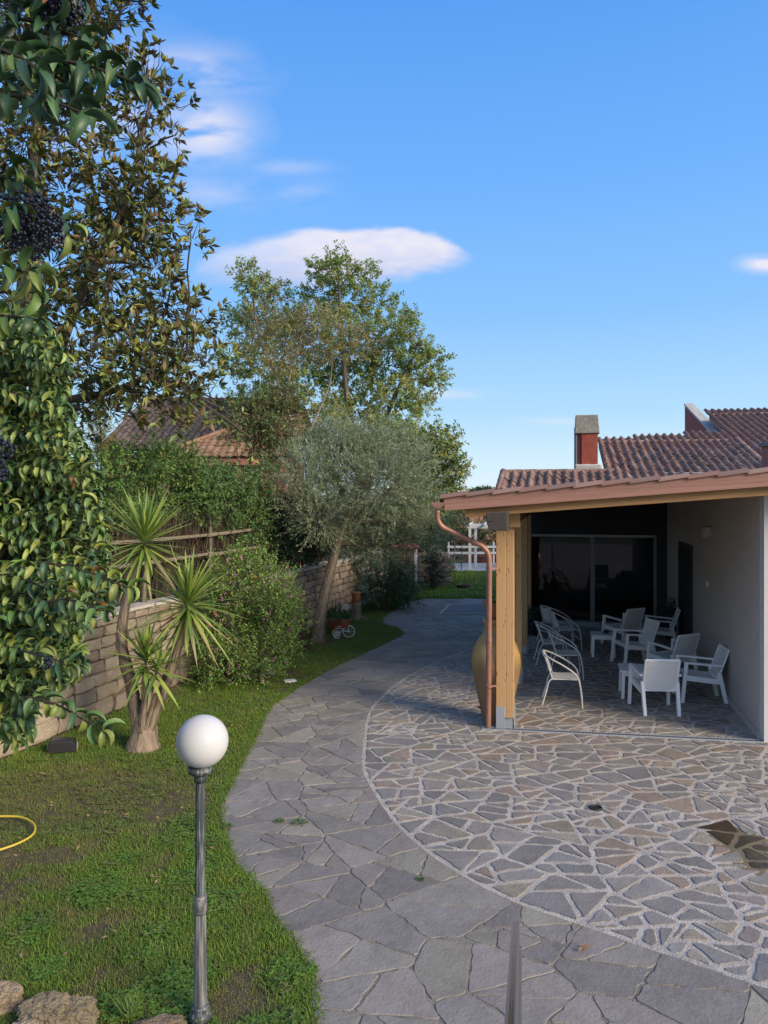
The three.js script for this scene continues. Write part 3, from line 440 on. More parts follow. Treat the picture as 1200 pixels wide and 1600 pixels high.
// ------------------------------------------------------------------ the porch
{
  const R = rng(6), t = thing('porch', 'timber porch with glulam posts, tiled mono-pitch roof and copper gutter', 'porch', V(0, 0, 0));
  const along = (k, o, y) => axp(k, o).setY(y), ang = Math.atan2(-EV.z, EV.x);
  const postT = [0, 2.47, 4.98, 7.35];
  postT.forEach((k, i) => {
    const g = new THREE.Group(); g.name = 'post'; g.position.copy(axp(k + .11)); g.rotation.y = ang; t.add(g);
    mesh('timber', new RoundedBoxGeometry(.13, 2.54, .22, 2, .008), M.wood, g, V(-.053, 1.425, 0)); mesh('timber', new RoundedBoxGeometry(.102, 2.54, .214, 2, .008), M.wood, g, V(.064, 1.425, 0));
    mesh('steel_shoe', new RoundedBoxGeometry(.115, .30, .012, 1, .003), M.galv, g, V(-.06, .15, .117)); mesh('steel_shoe', new RoundedBoxGeometry(.012, .30, .18, 1, .003), M.galv, g, V(.122, .15, 0)); mesh('foot_plate', new RoundedBoxGeometry(.2, .16, .16, 1, .004), M.galv, g, V(0, .08, 0));
  });
  // plate beam over the posts, its weathered end
  bar('plate_beam', along(-.05, .0, 2.79), along(8, .0, 2.79), .2, .2, M.woodDark, t, .006);
  { const g = new THREE.ExtrudeGeometry(new THREE.Shape([[-.12, -.11], [-.15, -.02], [-.15, .10], [.09, .10], [.09, -.11]].map(([x, y]) => new THREE.Vector2(x, y))), { depth: .34, bevelEnabled: true, bevelSize: .008, bevelThickness: .008, bevelSegments: 1 }); const o = mesh('beam_end', g, M.woodGrey, t, along(-.40, -.02, 2.79)); o.rotation.y = ang; }
  bar('knee_board', along(-.03, .06, 2.79), along(-.03, .2, 2.79), .06, .2, M.wood, t, .004);
  // roof: barge board, gable beam, deck, rafters, edge tiles
  const L0 = at(694, 798, 9.95), E1 = V(.9758, 0, .2185), up = .079, bl = (s, y, dz = 0) => V(L0.x + E1.x * s + AX.x * dz, L0.y + up * s + y, L0.z + E1.z * s + AX.z * dz);
  bar('barge_board', bl(0, .085), bl(7.5, .085), .035, .172, M.fascia, t, .004);
  bar('gable_beam', bl(.25, -.005, .16), bl(7.5, -.015, .16), .14, .20, M.woodMid, t, .006);
  bar('eave_board', bl(.018, .085, .02), bl(.018, .085, 8.2), .03, .16, M.fascia, t, .004);
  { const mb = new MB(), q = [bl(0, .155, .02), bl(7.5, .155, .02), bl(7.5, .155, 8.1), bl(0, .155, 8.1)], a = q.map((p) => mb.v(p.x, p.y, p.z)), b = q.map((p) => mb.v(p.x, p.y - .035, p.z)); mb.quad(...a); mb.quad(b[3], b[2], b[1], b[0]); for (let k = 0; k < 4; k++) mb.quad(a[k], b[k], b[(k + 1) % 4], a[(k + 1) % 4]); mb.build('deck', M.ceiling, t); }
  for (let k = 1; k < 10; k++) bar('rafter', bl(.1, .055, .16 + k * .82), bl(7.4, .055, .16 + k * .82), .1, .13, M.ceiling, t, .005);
  for (let k = 0; k < 16; k++) { const p = bl(-.05 + k * .335, .172, -.045), q = bl(.31 + k * .335, .196, -.045); p.y += .0; const o = new MB(); const n = 6; for (let j = 0; j <= n; j++) for (const [s, y] of [[p, 0], [q, 0]]) { const u = j / n, z = u * .30, hh = Math.sin(Math.min(1, u * 1.2) * Math.PI) * .045; o.v(s.x + AX.x * z, s.y + hh, s.z + AX.z * z); o.v(s.x + AX.x * z, s.y + hh - .014, s.z + AX.z * z); } for (let j = 0; j < n; j++) { const b = j * 4; o.quad(b, b + 2, b + 6, b + 4); o.quad(b + 1, b + 5, b + 7, b + 3); o.quad(b, b + 4, b + 5, b + 1); o.quad(b + 2, b + 3, b + 7, b + 6); } o.quad(0, 1, 3, 2); o.build('edge_tile', M.tiles[k % 3], t).rotation.z = 0; }
  { const rest = new MB(), FR = roofFrame(bl(0, .16, .3), E1, V(1, 0, 0)); const SD = V(E1.x, up, E1.z).normalize(); const fr = new THREE.Matrix4().makeBasis(AX.clone(), V().crossVectors(SD.clone().negate(), AX).normalize(), SD.clone().negate()); for (let r = 0; r < 21; r++) for (let c = 0; c < 37; c++) { const p = bl((r + 1) * .335, .185, .26 + c * .208); rest.geo(tileG, fr.clone().setPosition(p)); } rest.build('tile_field', M.tiles[0], t).userData.kind = 'stuff'; }
  // half-round copper gutter along the eave and the downpipe that swings in to the post
  const gut = new THREE.Group(); gut.name = 'gutter'; t.add(gut); const gc = at(684, 785.5, 9.95), gr = .076;
  { const mb = new MB(), n = 12, K = [0, 8.2]; const ring = (k, r) => Array.from({ length: n + 1 }, (_, j) => { const a = Math.PI * (1 + j / n), p = gc.clone().addScaledVector(AX, k).addScaledVector(EV, Math.cos(a) * r); return mb.v(p.x, p.y + Math.sin(a) * r, p.z); }); const a = ring(0, gr), b = ring(8.2, gr), a2 = ring(0, gr - .005), b2 = ring(8.2, gr - .005); for (let j = 0; j < n; j++) { mb.quad(a[j], b[j], b[j + 1], a[j + 1]); mb.quad(a2[j], a2[j + 1], b2[j + 1], b2[j]); } mb.build('trough', M.copper, gut, true);
    const g = new THREE.ExtrudeGeometry(new THREE.Shape().absarc(0, 0, gr, Math.PI, 2 * Math.PI, false), { depth: .012, bevelEnabled: true, bevelSize: .004, bevelThickness: .004, bevelSegments: 1, curveSegments: 16 }); const o = mesh('end_cap', g, M.copper, gut, gc); o.rotation.y = ang; }
  const P = [at(684, 797, 10.0), at(684, 812, 10.02), at(690, 822, 10.03), at(704, 830, 10.04), at(738, 846, 10.06), at(754, 854, 10.07), at(763, 866, 10.08), at(764.5, 884, 10.08), at(764, 1000, 10.12)], end = G(763, 1138); P.push(V(end.x, .02, end.z));
  { const c = [], cc = new THREE.CatmullRomCurve3(P.slice(0, 8), false, 'centripetal'); c.push(...cc.getPoints(40), P[8], P[9]); const mb = new MB(); mb.tube(c, .0365, 14); const o = mb.build('downpipe', M.copper, t, true);
    for (const y of [1072, 888, 1000]) { const d = 10.1, p = at(764, y, d); mesh('pipe_collar', new THREE.CylinderGeometry(.041, .041, .03, 18), M.copper, o, p); if (y !== 1000) bar('bracket', p.clone().add(V(.035, 0, 0)), p.clone().add(V(.13, 0, -.02)), .02, .02, M.copper, o, 0); } }
}
// ------------------------------------------------------------------ plants
const gauss = (R) => (R() + R() + R() - 1.5) * 1.1;
const unit = (R) => { const z = R() * 2 - 1, a = R() * 6.2832, r = Math.sqrt(1 - z * z); return V(r * Math.cos(a), z, r * Math.sin(a)); };
const LEAF = 1.5, vary = (c, R, k = .35) => { const f = LEAF * (1 - k / 2 + k * R()); return [c[0] * f * (.9 + .2 * R()), c[1] * f, c[2] * f * (.85 + .3 * R())]; };
const clumpsAt = (L, d, R, spread = 1) => L.map(([x, y, r, dd]) => { const D = (dd ?? d) + (R() - .5) * 2 * spread, c = at(x, y, D); return { c, r: r / F * D, n: r }; });
function limb(mb, a, b, r0, r1, sag, R, col, n = 7, sides = 6) {
  const P = [], L = a.distanceTo(b); for (let k = 0; k <= n; k++) { const t = k / n, p = a.clone().lerp(b, t); p.y += Math.sin(t * Math.PI) * sag * L; if (k && k < n) p.add(V(gauss(R), gauss(R) * .6, gauss(R)).multiplyScalar(L * .025)); P.push(p); }
  mb.tube(P, P.map((_, k) => lerp(r0, r1, k / n)), sides, col); return P;
}
// leaves on twigs spread through each clump's volume; the twigs spring from its middle
function foliage(lf, wd, clumps, o, R) {
  const d = V(), n = V(), q = V();
  for (const { c, r, n: rp } of clumps) {
    const N = Math.max(3, Math.round(rp * rp * o.dens / o.per));
    for (let k = 0; k < N; k++) {
      const u = unit(R), rr = r * Math.pow(R(), .42), p = c.clone().add(V(u.x * rr, u.y * rr * (o.flat ?? .9), u.z * rr * (o.deep ?? 1)));
      const dir = u.clone().multiplyScalar(o.out ?? .8).add(V(0, o.up ?? .35, 0)).add(unit(R).multiplyScalar(.5)).normalize(), L = o.twig * (.6 + .7 * R());
      const tip = p.clone().addScaledVector(dir, L); tip.y -= (o.sag ?? 0) * L;
      if (wd && R() < (o.show ?? .5)) wd.tube([c.clone().lerp(p, .35 + .3 * R()), p, tip], [o.tr ?? .012, (o.tr ?? .012) * .7, .002], 3, o.bark, false);
      const base = o.cols[Math.floor(Math.pow(R(), o.bias ?? 1) * o.cols.length)];
      for (let j = 0; j < o.per; j++) {
        const t = o.rosette ? .85 + .15 * R() : (j + R()) / o.per; q.copy(p).lerp(tip, t);
        const side = unit(R); side.addScaledVector(dir, -side.dot(dir)).normalize();
        d.copy(dir).multiplyScalar(o.fwd ?? .7).addScaledVector(side, 1).normalize(); d.y -= (o.droop ?? .1); d.normalize();
        n.set(0, 1, 0).addScaledVector(unit(R), o.wild ?? .6); n.addScaledVector(d, -n.dot(d)).normalize();
        const s = .65 + .6 * R(), col = vary(base, R, .4);
        lf.leaf(q, d, n, o.L * s, o.W * s, col, o.fold ?? .12, 0);
        if (o.under && R() < .5) { const z = q.clone().addScaledVector(n, -.004); lf.leaf(z, d, n, o.L * s, o.W * s, vary(o.under, R, .5), o.fold ?? .12, 0); }
      }
    }
  }
}
function tree(name, label, cat, base, trunk, clumps, o, R, group) {   // trunk: points from the ground up with radii
  const t = thing(name, label, cat, base, 0, group), inv = (p) => p.clone().sub(base), tr = new MB(), br = new MB(), lf = new MB(), tw = new MB();
  for (const { pts, r } of trunk) { const P = curve(pts.map(inv), 16); tr.tube(P, P.map((_, k) => lerp(r[0], r[1], Math.pow(k / 16, .8))), 10, o.bark); }
  const heads = trunk.flatMap(({ pts, r }) => curve(pts, 16).map((p, k) => ({ p, r: lerp(r[0], r[1], k / 16), k })).filter((h) => h.k > (o.from ?? 7)));
  for (const { c, r } of clumps) { let best = heads[0], bd = 1e9; for (const h of heads) { const q = h.p.distanceTo(c) + Math.max(0, h.p.y - c.y) * 1.3; if (q < bd) { bd = q; best = h; } } limb(br, inv(best.p), inv(c), Math.min(best.r * .55, .02 + .012 * best.p.distanceTo(c)), .012, o.arch ?? .04, R, o.bark); }
  foliage(lf, tw, clumps.map((k) => ({ ...k, c: inv(k.c) })), o, R);
  if (tr.n) tr.build('trunk', M.bark, t, true); if (br.n) { const q = br.build('branches', M.bark, t, true); if (o.from === 3) q.userData.kind = 'stuff'; } if (tw.n) tw.build('twigs', M.bark, t).userData.kind = 'stuff';
  lf.build('crown', o.mat ?? M.leaf, t); return { t, n: lf.n };
}
const bushLike = (name, label, cat, base, clumps, o, R, group) => tree(name, label, cat, base, [0, 1, 2, 3].map((k) => ({ pts: [base.clone().add(V((k - 1.5) * .08, 0, (k % 2 - .5) * .1)), clumps[k % clumps.length].c.clone().lerp(base, .5), clumps[k % clumps.length].c], r: [o.stem ?? .03, .008] })), clumps, { from: 3, ...o }, R, group);
const greyBark = [.17, .145, .115], paleBark = [.36, .31, .25], brownBark = [.13, .095, .065];

{ // magnolia: rust-backed leaves in rosettes
  const R = rng(101), cl = clumpsAt([[30, 20, 70], [110, 45, 50], [170, 30, 36], [207, 8, 22], [60, 120, 62], [150, 110, 40], [230, 130, 38], [262, 160, 26], [212, 182, 26], [271, 212, 12], [203, 218, 20], [100, 190, 50], [40, 220, 55], [30, 330, 55], [100, 300, 40], [165, 265, 34], [222, 272, 34], [190, 318, 44], [243, 305, 28], [140, 375, 44], [215, 370, 42], [268, 348, 28], [298, 378, 20], [80, 420, 52], [170, 430, 46], [240, 420, 42], [30, 480, 52], [110, 500, 48], [190, 490, 46], [260, 480, 38], [300, 512, 32], [322, 498, 20], [60, 570, 46], [140, 570, 46], [210, 560, 46], [280, 560, 42], [322, 560, 24], [240, 615, 42], [170, 640, 42], [300, 615, 28], [100, 640, 40], [332, 622, 16], [362, 650, 12], [392, 684, 8], [275, 655, 22]], 12, R, 1.0);
  const b = V(-6.2, 0, -12.6);
  tree('magnolia_tree', 'tall magnolia with rust-backed leaves in rosettes against the sky', 'tree', b, [{ pts: [b, b.clone().add(V(.1, 3, 0)), at(40, 420, 12.2), at(70, 120, 12), at(110, -60, 12)], r: [.2, .05] }, { pts: [b.clone().add(V(.05, 2.2, 0)), at(110, 500, 12), at(190, 330, 11.8), at(235, 160, 12)], r: [.11, .03] }, { pts: [b.clone().add(V(.05, 2.5, 0)), at(80, 640, 12), at(180, 610, 12), at(290, 560, 12)], r: [.10, .03] }], cl,
    { dens: .25, per: 8, twig: .28, L: .155, W: .062, rosette: true, fwd: .8, out: .7, up: .35, droop: .05, wild: .7, show: .8, tr: .011, bark: greyBark, cols: [[.09, .125, .03], [.06, .085, .026], [.165, .175, .04], [.125, .145, .034], [.07, .095, .028]], under: [.15, .105, .055], fold: .14, mat: M.leafSemi, from: 4, arch: .06 }, R);
}
{ // the large tree in the middle
  const R = rng(102), cl = clumpsAt([[385, 430, 20], [400, 455, 28], [432, 462, 22], [372, 500, 24], [405, 510, 36], [370, 560, 26], [400, 575, 36], [450, 520, 36], [500, 422, 24], [522, 404, 16], [545, 430, 24], [572, 428, 18], [500, 460, 26], [545, 470, 34], [592, 472, 26], [480, 500, 32], [525, 520, 40], [580, 520, 38], [625, 505, 26], [640, 540, 32], [600, 570, 42], [655, 580, 30], [676, 556, 20], [686, 592, 17], [540, 580, 42], [480, 580, 42], [440, 600, 36], [560, 640, 46], [620, 630, 42], [660, 632, 24], [500, 650, 46], [590, 690, 38], [640, 690, 30], [420, 640, 34], [380, 620, 20]], 29, R, 1.5);
  const b = V(-.9, 0, -29);
  tree('ash_tree', 'big airy broadleaf tree rising above the olive, tallest crown in the garden', 'tree', b, [{ pts: [b, b.clone().add(V(0, 3.4, 0)), at(540, 600, 29), at(528, 420, 29)], r: [.26, .04] }, { pts: [b.clone().add(V(0, 2, 0)), at(470, 640, 29), at(410, 540, 29), at(392, 440, 29)], r: [.16, .03] }, { pts: [b.clone().add(V(0, 2.4, 0)), at(600, 660, 29), at(640, 570, 29), at(655, 530, 29)], r: [.15, .03] }], cl,
    { dens: 1.75, per: 20, twig: .36, L: .15, W: .058, out: .8, up: .4, fwd: .6, droop: .25, wild: .8, show: .3, tr: .014, bark: greyBark, cols: [[.175, .245, .055], [.13, .205, .05], [.26, .27, .06], [.225, .215, .06], [.19, .265, .055]], fold: .1, mat: M.leafThin }, R);
}
{ // slender pale trunks before it
  const R = rng(103), cl = clumpsAt([[418, 500, 34], [470, 530, 40], [440, 560, 30], [510, 545, 32], [395, 540, 26], [490, 500, 26], [545, 520, 24], [575, 545, 20], [430, 640, 18], [395, 665, 24]], 25, R, .8), b = V((462 - 600) / F * 25, 0, -25);
  tree('birch_tree', 'slender pale-trunked young tree with sparse yellowish leaves', 'tree', b, [{ pts: [b, at(461, 725, 25), at(455, 660, 25), at(438, 612, 25), at(424, 545, 25)], r: [.13, .02] }, { pts: [at(460, 735, 25), at(450, 650, 25.1), at(452, 590, 25), at(470, 540, 25)], r: [.09, .018] }, { pts: [at(463, 725, 25.1), at(490, 660, 25), at(515, 600, 25), at(520, 550, 25)], r: [.07, .015] }], cl,
    { dens: .75, per: 9, twig: .5, L: .13, W: .045, out: .8, up: .4, droop: .35, wild: .8, show: .5, bark: paleBark, cols: [[.20, .175, .05], [.16, .165, .042], [.22, .165, .055], [.13, .155, .04]], mat: M.leafThin, arch: .02 }, R);
  const c2 = clumpsAt([[690, 690, 24], [704, 728, 22], [672, 715, 34], [650, 745, 34], [700, 765, 20], [640, 790, 34], [675, 775, 28], [712, 750, 12], [640, 700, 26], [655, 820, 26]], 27, R, .8), b2 = V((668 - 600) / F * 27, 0, -27);
  tree('laurel_tree', 'rounded yellow-green tree behind the olive beside the sky gap', 'tree', b2, [{ pts: [b2, b2.clone().add(V(0, 1, 0)), at(672, 720, 27)], r: [.14, .04] }], c2,
    { dens: 2.5, per: 12, twig: .4, L: .14, W: .062, out: .9, up: .3, droop: .15, wild: .7, show: .2, bark: brownBark, cols: [[.09, .15, .03], [.17, .205, .034], [.23, .22, .04], [.12, .175, .032], [.06, .105, .024]], mat: M.leaf }, R);
  const c3 = clumpsAt([[385, 650, 24], [405, 682, 26], [365, 672, 20], [432, 672, 22], [440, 705, 22], [415, 715, 16], [450, 650, 26], [472, 690, 22], [412, 650, 24], [432, 625, 20], [455, 615, 16], [395, 640, 16]], 20, R, .6), b3 = V((410 - 600) / F * 20, 0, -20);
  bushLike('young_tree', 'young green tree with reddish twigs before the tiled roof next door', 'tree', b3, c3, { dens: 1.2, per: 10, twig: .4, L: .11, W: .045, droop: .3, wild: .8, show: .8, bark: [.26, .18, .12], cols: [[.06, .11, .022], [.10, .14, .03], [.12, .11, .03]], mat: M.leaf }, R);
}
{ // olive: leaning trunk, silver leaves
  const R = rng(104), cl = clumpsAt([[560, 705, 44], [520, 712, 42], [600, 712, 42], [478, 742, 40], [540, 750, 56], [600, 760, 52], [638, 732, 36], [648, 780, 36], [462, 780, 32], [500, 800, 44], [560, 808, 48], [618, 820, 40], [446, 764, 20], [672, 765, 16], [592, 848, 26], [646, 832, 22], [530, 688, 26], [580, 676, 18], [640, 694, 20], [505, 690, 18], [545, 845, 22], [660, 715, 14], [475, 712, 20], [672, 820, 18], [610, 865, 18], [680, 845, 12]], 16.3, R, .75), b = G(500, 1003);
  tree('olive_tree', 'silver-leaved olive tree with leaning knotty trunk on the grass strip', 'tree', b, [{ pts: [b.clone().add(V(-.04, -.05, 0)), at(500, 965, 16.3), at(508, 925, 16.3), at(518, 885, 16.3), at(531, 838, 16.3), at(545, 800, 16.3), at(560, 740, 16.3)], r: [.15, .06] }, { pts: [b.clone().add(V(-.16, -.05, .1)), at(496, 985, 16.2), at(503, 945, 16.25), at(511, 905, 16.3)], r: [.07, .05] }, { pts: [at(529, 842, 16.3), at(505, 800, 16.2), at(480, 770, 16.1)], r: [.07, .03] }, { pts: [at(540, 810, 16.3), at(590, 780, 16.2), at(625, 750, 16.1)], r: [.06, .02] }], cl,
    { dens: 3.1, per: 24, twig: .46, L: .064, W: .0155, out: .9, up: .45, fwd: 1.1, droop: .05, wild: 1, show: .35, tr: .006, bark: [.30, .25, .19], cols: [[.195, .24, .13], [.155, .20, .105], [.255, .285, .16], [.12, .16, .08]], under: null, mat: M.leafThin, from: 9 }, R);
}
{ // climbers and hedge on the fence above the wall
  const R = rng(105), wd = (x) => 7.317 / (.313 - (x - 600) / F), near = (L, k) => clumpsAt(L.map(([x, y, r]) => [x, y, r, wd(x) + k]), 0, R, .25), foot = (x, k) => V((x - 600) / F * (wd(x) + k), 1.3, -(wd(x) + k));
  const green = [[.07, .14, .026], [.10, .18, .034], [.135, .20, .036], [.05, .11, .024]];
  bushLike('hedge_shrub', 'bright green leafy shrub topping the fence, straight above the tall yucca', 'shrub', foot(250, .7), near([[205, 725, 26], [235, 740, 28], [262, 722, 24], [285, 708, 16], [285, 745, 28], [250, 705, 14], [215, 765, 26], [265, 775, 22], [190, 790, 24], [300, 765, 22], [235, 792, 18], [285, 790, 16]], .5), { dens: 1.7, per: 10, twig: .25, L: .075, W: .034, wild: .8, show: .3, tr: .007, bark: brownBark, cols: green, mat: M.leaf }, R);
  bushLike('hedge_shrub', 'mid green climber hanging over the brushwood fence below the pink house', 'shrub', foot(370, .7), near([[315, 755, 28], [345, 748, 26], [372, 760, 32], [402, 772, 28], [392, 800, 28], [360, 785, 26], [330, 785, 20], [415, 745, 18], [405, 835, 20], [420, 725, 12], [325, 800, 14], [300, 780, 18], [350, 815, 16], [385, 850, 14], [310, 775, 24], [335, 745, 22], [370, 825, 18], [400, 815, 22], [415, 850, 14], [330, 830, 10]], .42), { dens: 1.7, per: 10, twig: .22, L: .07, W: .034, wild: .8, show: .3, tr: .007, bark: brownBark, cols: [[.06, .13, .028], [.08, .155, .034], [.045, .105, .024], [.115, .175, .036]], mat: M.leaf }, R);
  bushLike('ivy_mass', 'very dark ivy mass spilling over the wall under the olive crown', 'ivy', foot(465, .5), near([[430, 800, 34], [468, 812, 34], [438, 842, 26], [478, 850, 28], [500, 868, 22], [512, 832, 26], [455, 868, 20], [420, 860, 18]], .25), { dens: 1.5, per: 11, twig: .2, L: .065, W: .04, wild: .9, show: .2, bark: brownBark, cols: [[.016, .04, .016], [.022, .052, .02], [.012, .03, .012]], mat: M.leafSemi }, R);
  bushLike('ivy_mass', 'broad-leaved climber draped over the wall end behind the flower pots', 'ivy', foot(545, .7), near([[545, 862, 26], [525, 845, 22], [570, 850, 24], [592, 842, 20], [550, 885, 18], [575, 872, 16]], .3), { dens: 1.4, per: 10, twig: .25, L: .08, W: .045, wild: .8, show: .2, bark: brownBark, cols: [[.035, .075, .02], [.06, .11, .026], [.025, .055, .018], [.10, .13, .03]], mat: M.leaf }, R);
  bushLike('hedge_shrub', 'shaded hedge shrub between the curled-leaf privet and the upper yucca', 'shrub', foot(140, .6), near([[150, 760, 40], [185, 800, 28], [120, 830, 40], [80, 770, 44], [170, 740, 26], [40, 820, 46], [60, 880, 40], [140, 880, 26]], .5), { dens: .9, per: 10, twig: .25, L: .08, W: .036, wild: .8, show: .4, tr: .008, bark: brownBark, cols: green, mat: M.leaf }, R);
  const y = bushLike('broom_shrub', 'yellow feathery broom-like shrub in front of the dark tiled roof', 'shrub', V((158 - 600) / F * 14, 1.2, -14), clumpsAt([[157, 645, 11], [158, 668, 13], [152, 690, 15], [165, 705, 15], [155, 722, 14]], 14, R, .2), { dens: 2.6, per: 14, twig: .3, L: .06, W: .018, up: .8, wild: 1, show: .6, tr: .005, bark: [.2, .17, .04], cols: [[.26, .22, .03], [.20, .19, .03], [.30, .24, .04]], mat: M.leaf }, R);
  // far hedges closing the garden
  const far = (label, L, d, cols, o = {}) => { const c = clumpsAt(L, d, R, .7), b = V(c[0].c.x, 0, c[0].c.z); bushLike('garden_hedge', label, 'hedge', b, c, { dens: 1.5, per: 10, twig: .35, L: .12, W: .055, wild: .8, show: .2, bark: brownBark, cols, mat: M.leaf, ...o }, R); };
  far('dense dark hedge closing the garden behind the red-roofed shed', [[610, 825, 30], [575, 835, 28], [645, 822, 30], [672, 835, 24], [640, 850, 24], [600, 860, 24], [690, 812, 22]], 27, [[.03, .06, .02], [.045, .085, .022], [.07, .11, .03]]);
  far('mixed grey-green planting beyond the white railing', [[700, 825, 18], [718, 838, 16], [742, 832, 16], [765, 838, 16], [795, 835, 18], [722, 818, 12], [760, 824, 10], [705, 855, 16], [728, 856, 14], [748, 854, 14], [770, 856, 14], [790, 858, 14]], 38, [[.05, .075, .03], [.09, .095, .04], [.06, .085, .03]], { L: .16, dens: 3.2 });
  far('big green trees standing behind the white pergola', [[700, 800, 16], [712, 815, 12], [690, 795, 16], [725, 802, 7]], 42, [[.04, .075, .02], [.06, .10, .024]], { L: .2 });
  const pn = clumpsAt([[745, 770, 8], [757, 768, 8], [768, 770, 7], [736, 772, 6], [776, 772, 5]], 120, R, 1), pb = V(pn[1].c.x, 0, -120);
  tree('umbrella_pine', 'distant flat-topped umbrella pine just above the porch eave', 'tree', pb, [{ pts: [pb, pb.clone().add(V(0, 1.5, 0)), pn[1].c.clone()], r: [.3, .2] }], pn, { dens: 12, per: 10, twig: .6, L: .5, W: .12, flat: .5, wild: 1, show: .2, bark: brownBark, cols: [[.03, .055, .022], [.045, .07, .025]], mat: M.leaf }, R);
}
{ // shrubs along the grass
  const R = rng(106);
  const c = clumpsAt([[370, 900, 30], [410, 902, 26], [348, 930, 30], [400, 940, 42], [440, 950, 26], [370, 980, 42], [420, 990, 38], [450, 1000, 18], [348, 1030, 36], [400, 1030, 36], [342, 1068, 28], [380, 1068, 22], [330, 1092, 12], [430, 1028, 20], [330, 960, 22], [315, 1040, 20], [440, 920, 20], [455, 970, 16], [440, 1010, 18], [385, 885, 20], [425, 965, 24], [310, 1000, 16], [320, 1075, 16]], 12.9, R, .5), b = V(-2.35, 0, -12.9);
  const { t } = bushLike('flowering_shrub', 'bright green bushy shrub dotted with small pink flowers', 'shrub', b, c, { dens: 1.8, per: 13, twig: .38, L: .05, W: .024, up: .6, wild: .8, show: .5, tr: .006, bark: [.2, .16, .10], cols: [[.115, .215, .034], [.15, .255, .04], [.085, .17, .03], [.20, .27, .045]], mat: M.leaf }, R);
  const fl = new MB(); for (let k = 0; k < 330; k++) { const q = c[Math.floor(R() * c.length)], u = unit(R), p = q.c.clone().addScaledVector(u, q.r * .98).sub(b); if (u.z < -.3) continue; for (let j = 0; j < 7; j++) { const a = unit(R); fl.leaf(p.clone().addScaledVector(a, .012), a, V(a.y, a.z, a.x).cross(a).normalize(), .028, .018, vary([.46, .18, .36], R, .5), .1); } }
  fl.build('flowers', M.leaf, t); const yl = new MB(); for (let k = 0; k < 46; k++) { const q = c[[0, 2, 8, 10, 12, 14][Math.floor(R() * 6)]], p = q.c.clone().addScaledVector(unit(R), q.r).sub(b); for (let j = 0; j < 4; j++) { const a = unit(R); yl.leaf(p, a, V(a.y, a.z, a.x).cross(a).normalize(), .045, .02, vary([.45, .20, .02], R, .4), .1); } } yl.build('yellowed_leaves', M.leaf, t);
  const rb = G(462, 1020); bushLike('red_shrub', 'low wine-red shrub at the foot of the olive trunk', 'shrub', rb, clumpsAt([[452, 1002, 13], [470, 1005, 13], [462, 990, 11], [478, 1016, 8], [446, 1014, 8]], 15.3, R, .15), { dens: 2.2, per: 9, twig: .14, L: .05, W: .022, wild: .9, show: .6, tr: .004, bark: brownBark, cols: [[.075, .025, .022], [.05, .03, .02], [.10, .035, .03]], mat: M.leaf, stem: .012 }, R);
  const db = G(468, 1000), dm = new MB(), dl = new MB(); for (let k = 0; k < 46; k++) { const a = V(gauss(R) * .14, 0, gauss(R) * .12), e = a.clone().add(V(gauss(R) * .22, .5 + R() * .55, gauss(R) * .2)); dm.tube([a, a.clone().lerp(e, .5).add(V(gauss(R) * .03, 0, 0)), e], [.006, .004, .002], 3, [.22, .15, .09], false); for (let j = 0; j < 7; j++) { const q = a.clone().lerp(e, .4 + .6 * R()), u = unit(R); dl.leaf(q, u, V(u.y, u.z, u.x).cross(u).normalize(), .05, .018, vary(R() < .35 ? [.22, .10, .04] : [.12, .10, .035], R), .1); } }
  const dt = thing('dry_shrub', 'thin half-bare brown shrub between the pink-flowered bush and the olive', 'shrub', db); dm.build('stems', M.bark, dt); dl.build('leaves', M.leaf, dt);
  bushLike('dark_bush', 'compact very dark green bush beside the path in front of the shed', 'bush', G(608, 955), clumpsAt([[600, 898, 24], [628, 892, 20], [582, 918, 20], [620, 925, 26], [600, 940, 18], [642, 908, 14], [575, 938, 12], [612, 880, 14], [640, 930, 14]], 20.8, R, .4), { dens: 3.2, per: 14, twig: .26, L: .085, W: .02, up: .3, droop: .3, wild: .9, show: .2, bark: brownBark, cols: [[.034, .10, .042], [.05, .13, .05], [.024, .066, .03]], mat: M.leaf }, R);
  bushLike('leafy_plant', 'yellowing low plant at the foot of the shed door', 'plant', G(640, 938), clumpsAt([[640, 928, 7], [647, 920, 6], [634, 933, 5]], 23, R, .1), { dens: 6, per: 8, twig: .14, L: .08, W: .03, wild: .9, show: .3, bark: brownBark, cols: [[.08, .10, .03], [.22, .17, .07]], mat: M.leaf }, R);
  bushLike('cypress_bush', 'dark upright bush with blackish stems beyond the shed', 'bush', G(678, 921), clumpsAt([[675, 868, 9], [672, 882, 10], [680, 895, 11], [676, 910, 8], [684, 880, 7]], 25.4, R, .2), { dens: 5.5, per: 10, twig: .2, L: .07, W: .025, up: .5, wild: .9, show: .3, bark: brownBark, cols: [[.018, .04, .018], [.028, .05, .02]], mat: M.leaf }, R);
  bushLike('rose_bush', 'small light green bush with pinkish blooms beside the far lawn', 'bush', G(694, 905), clumpsAt([[690, 882, 9], [698, 886, 8], [692, 895, 8], [702, 893, 5]], 28, R, .2), { dens: 6, per: 9, twig: .2, L: .08, W: .035, wild: .9, show: .3, bark: brownBark, cols: [[.10, .16, .03], [.07, .12, .03], [.26, .12, .09]], mat: M.leaf }, R);
}
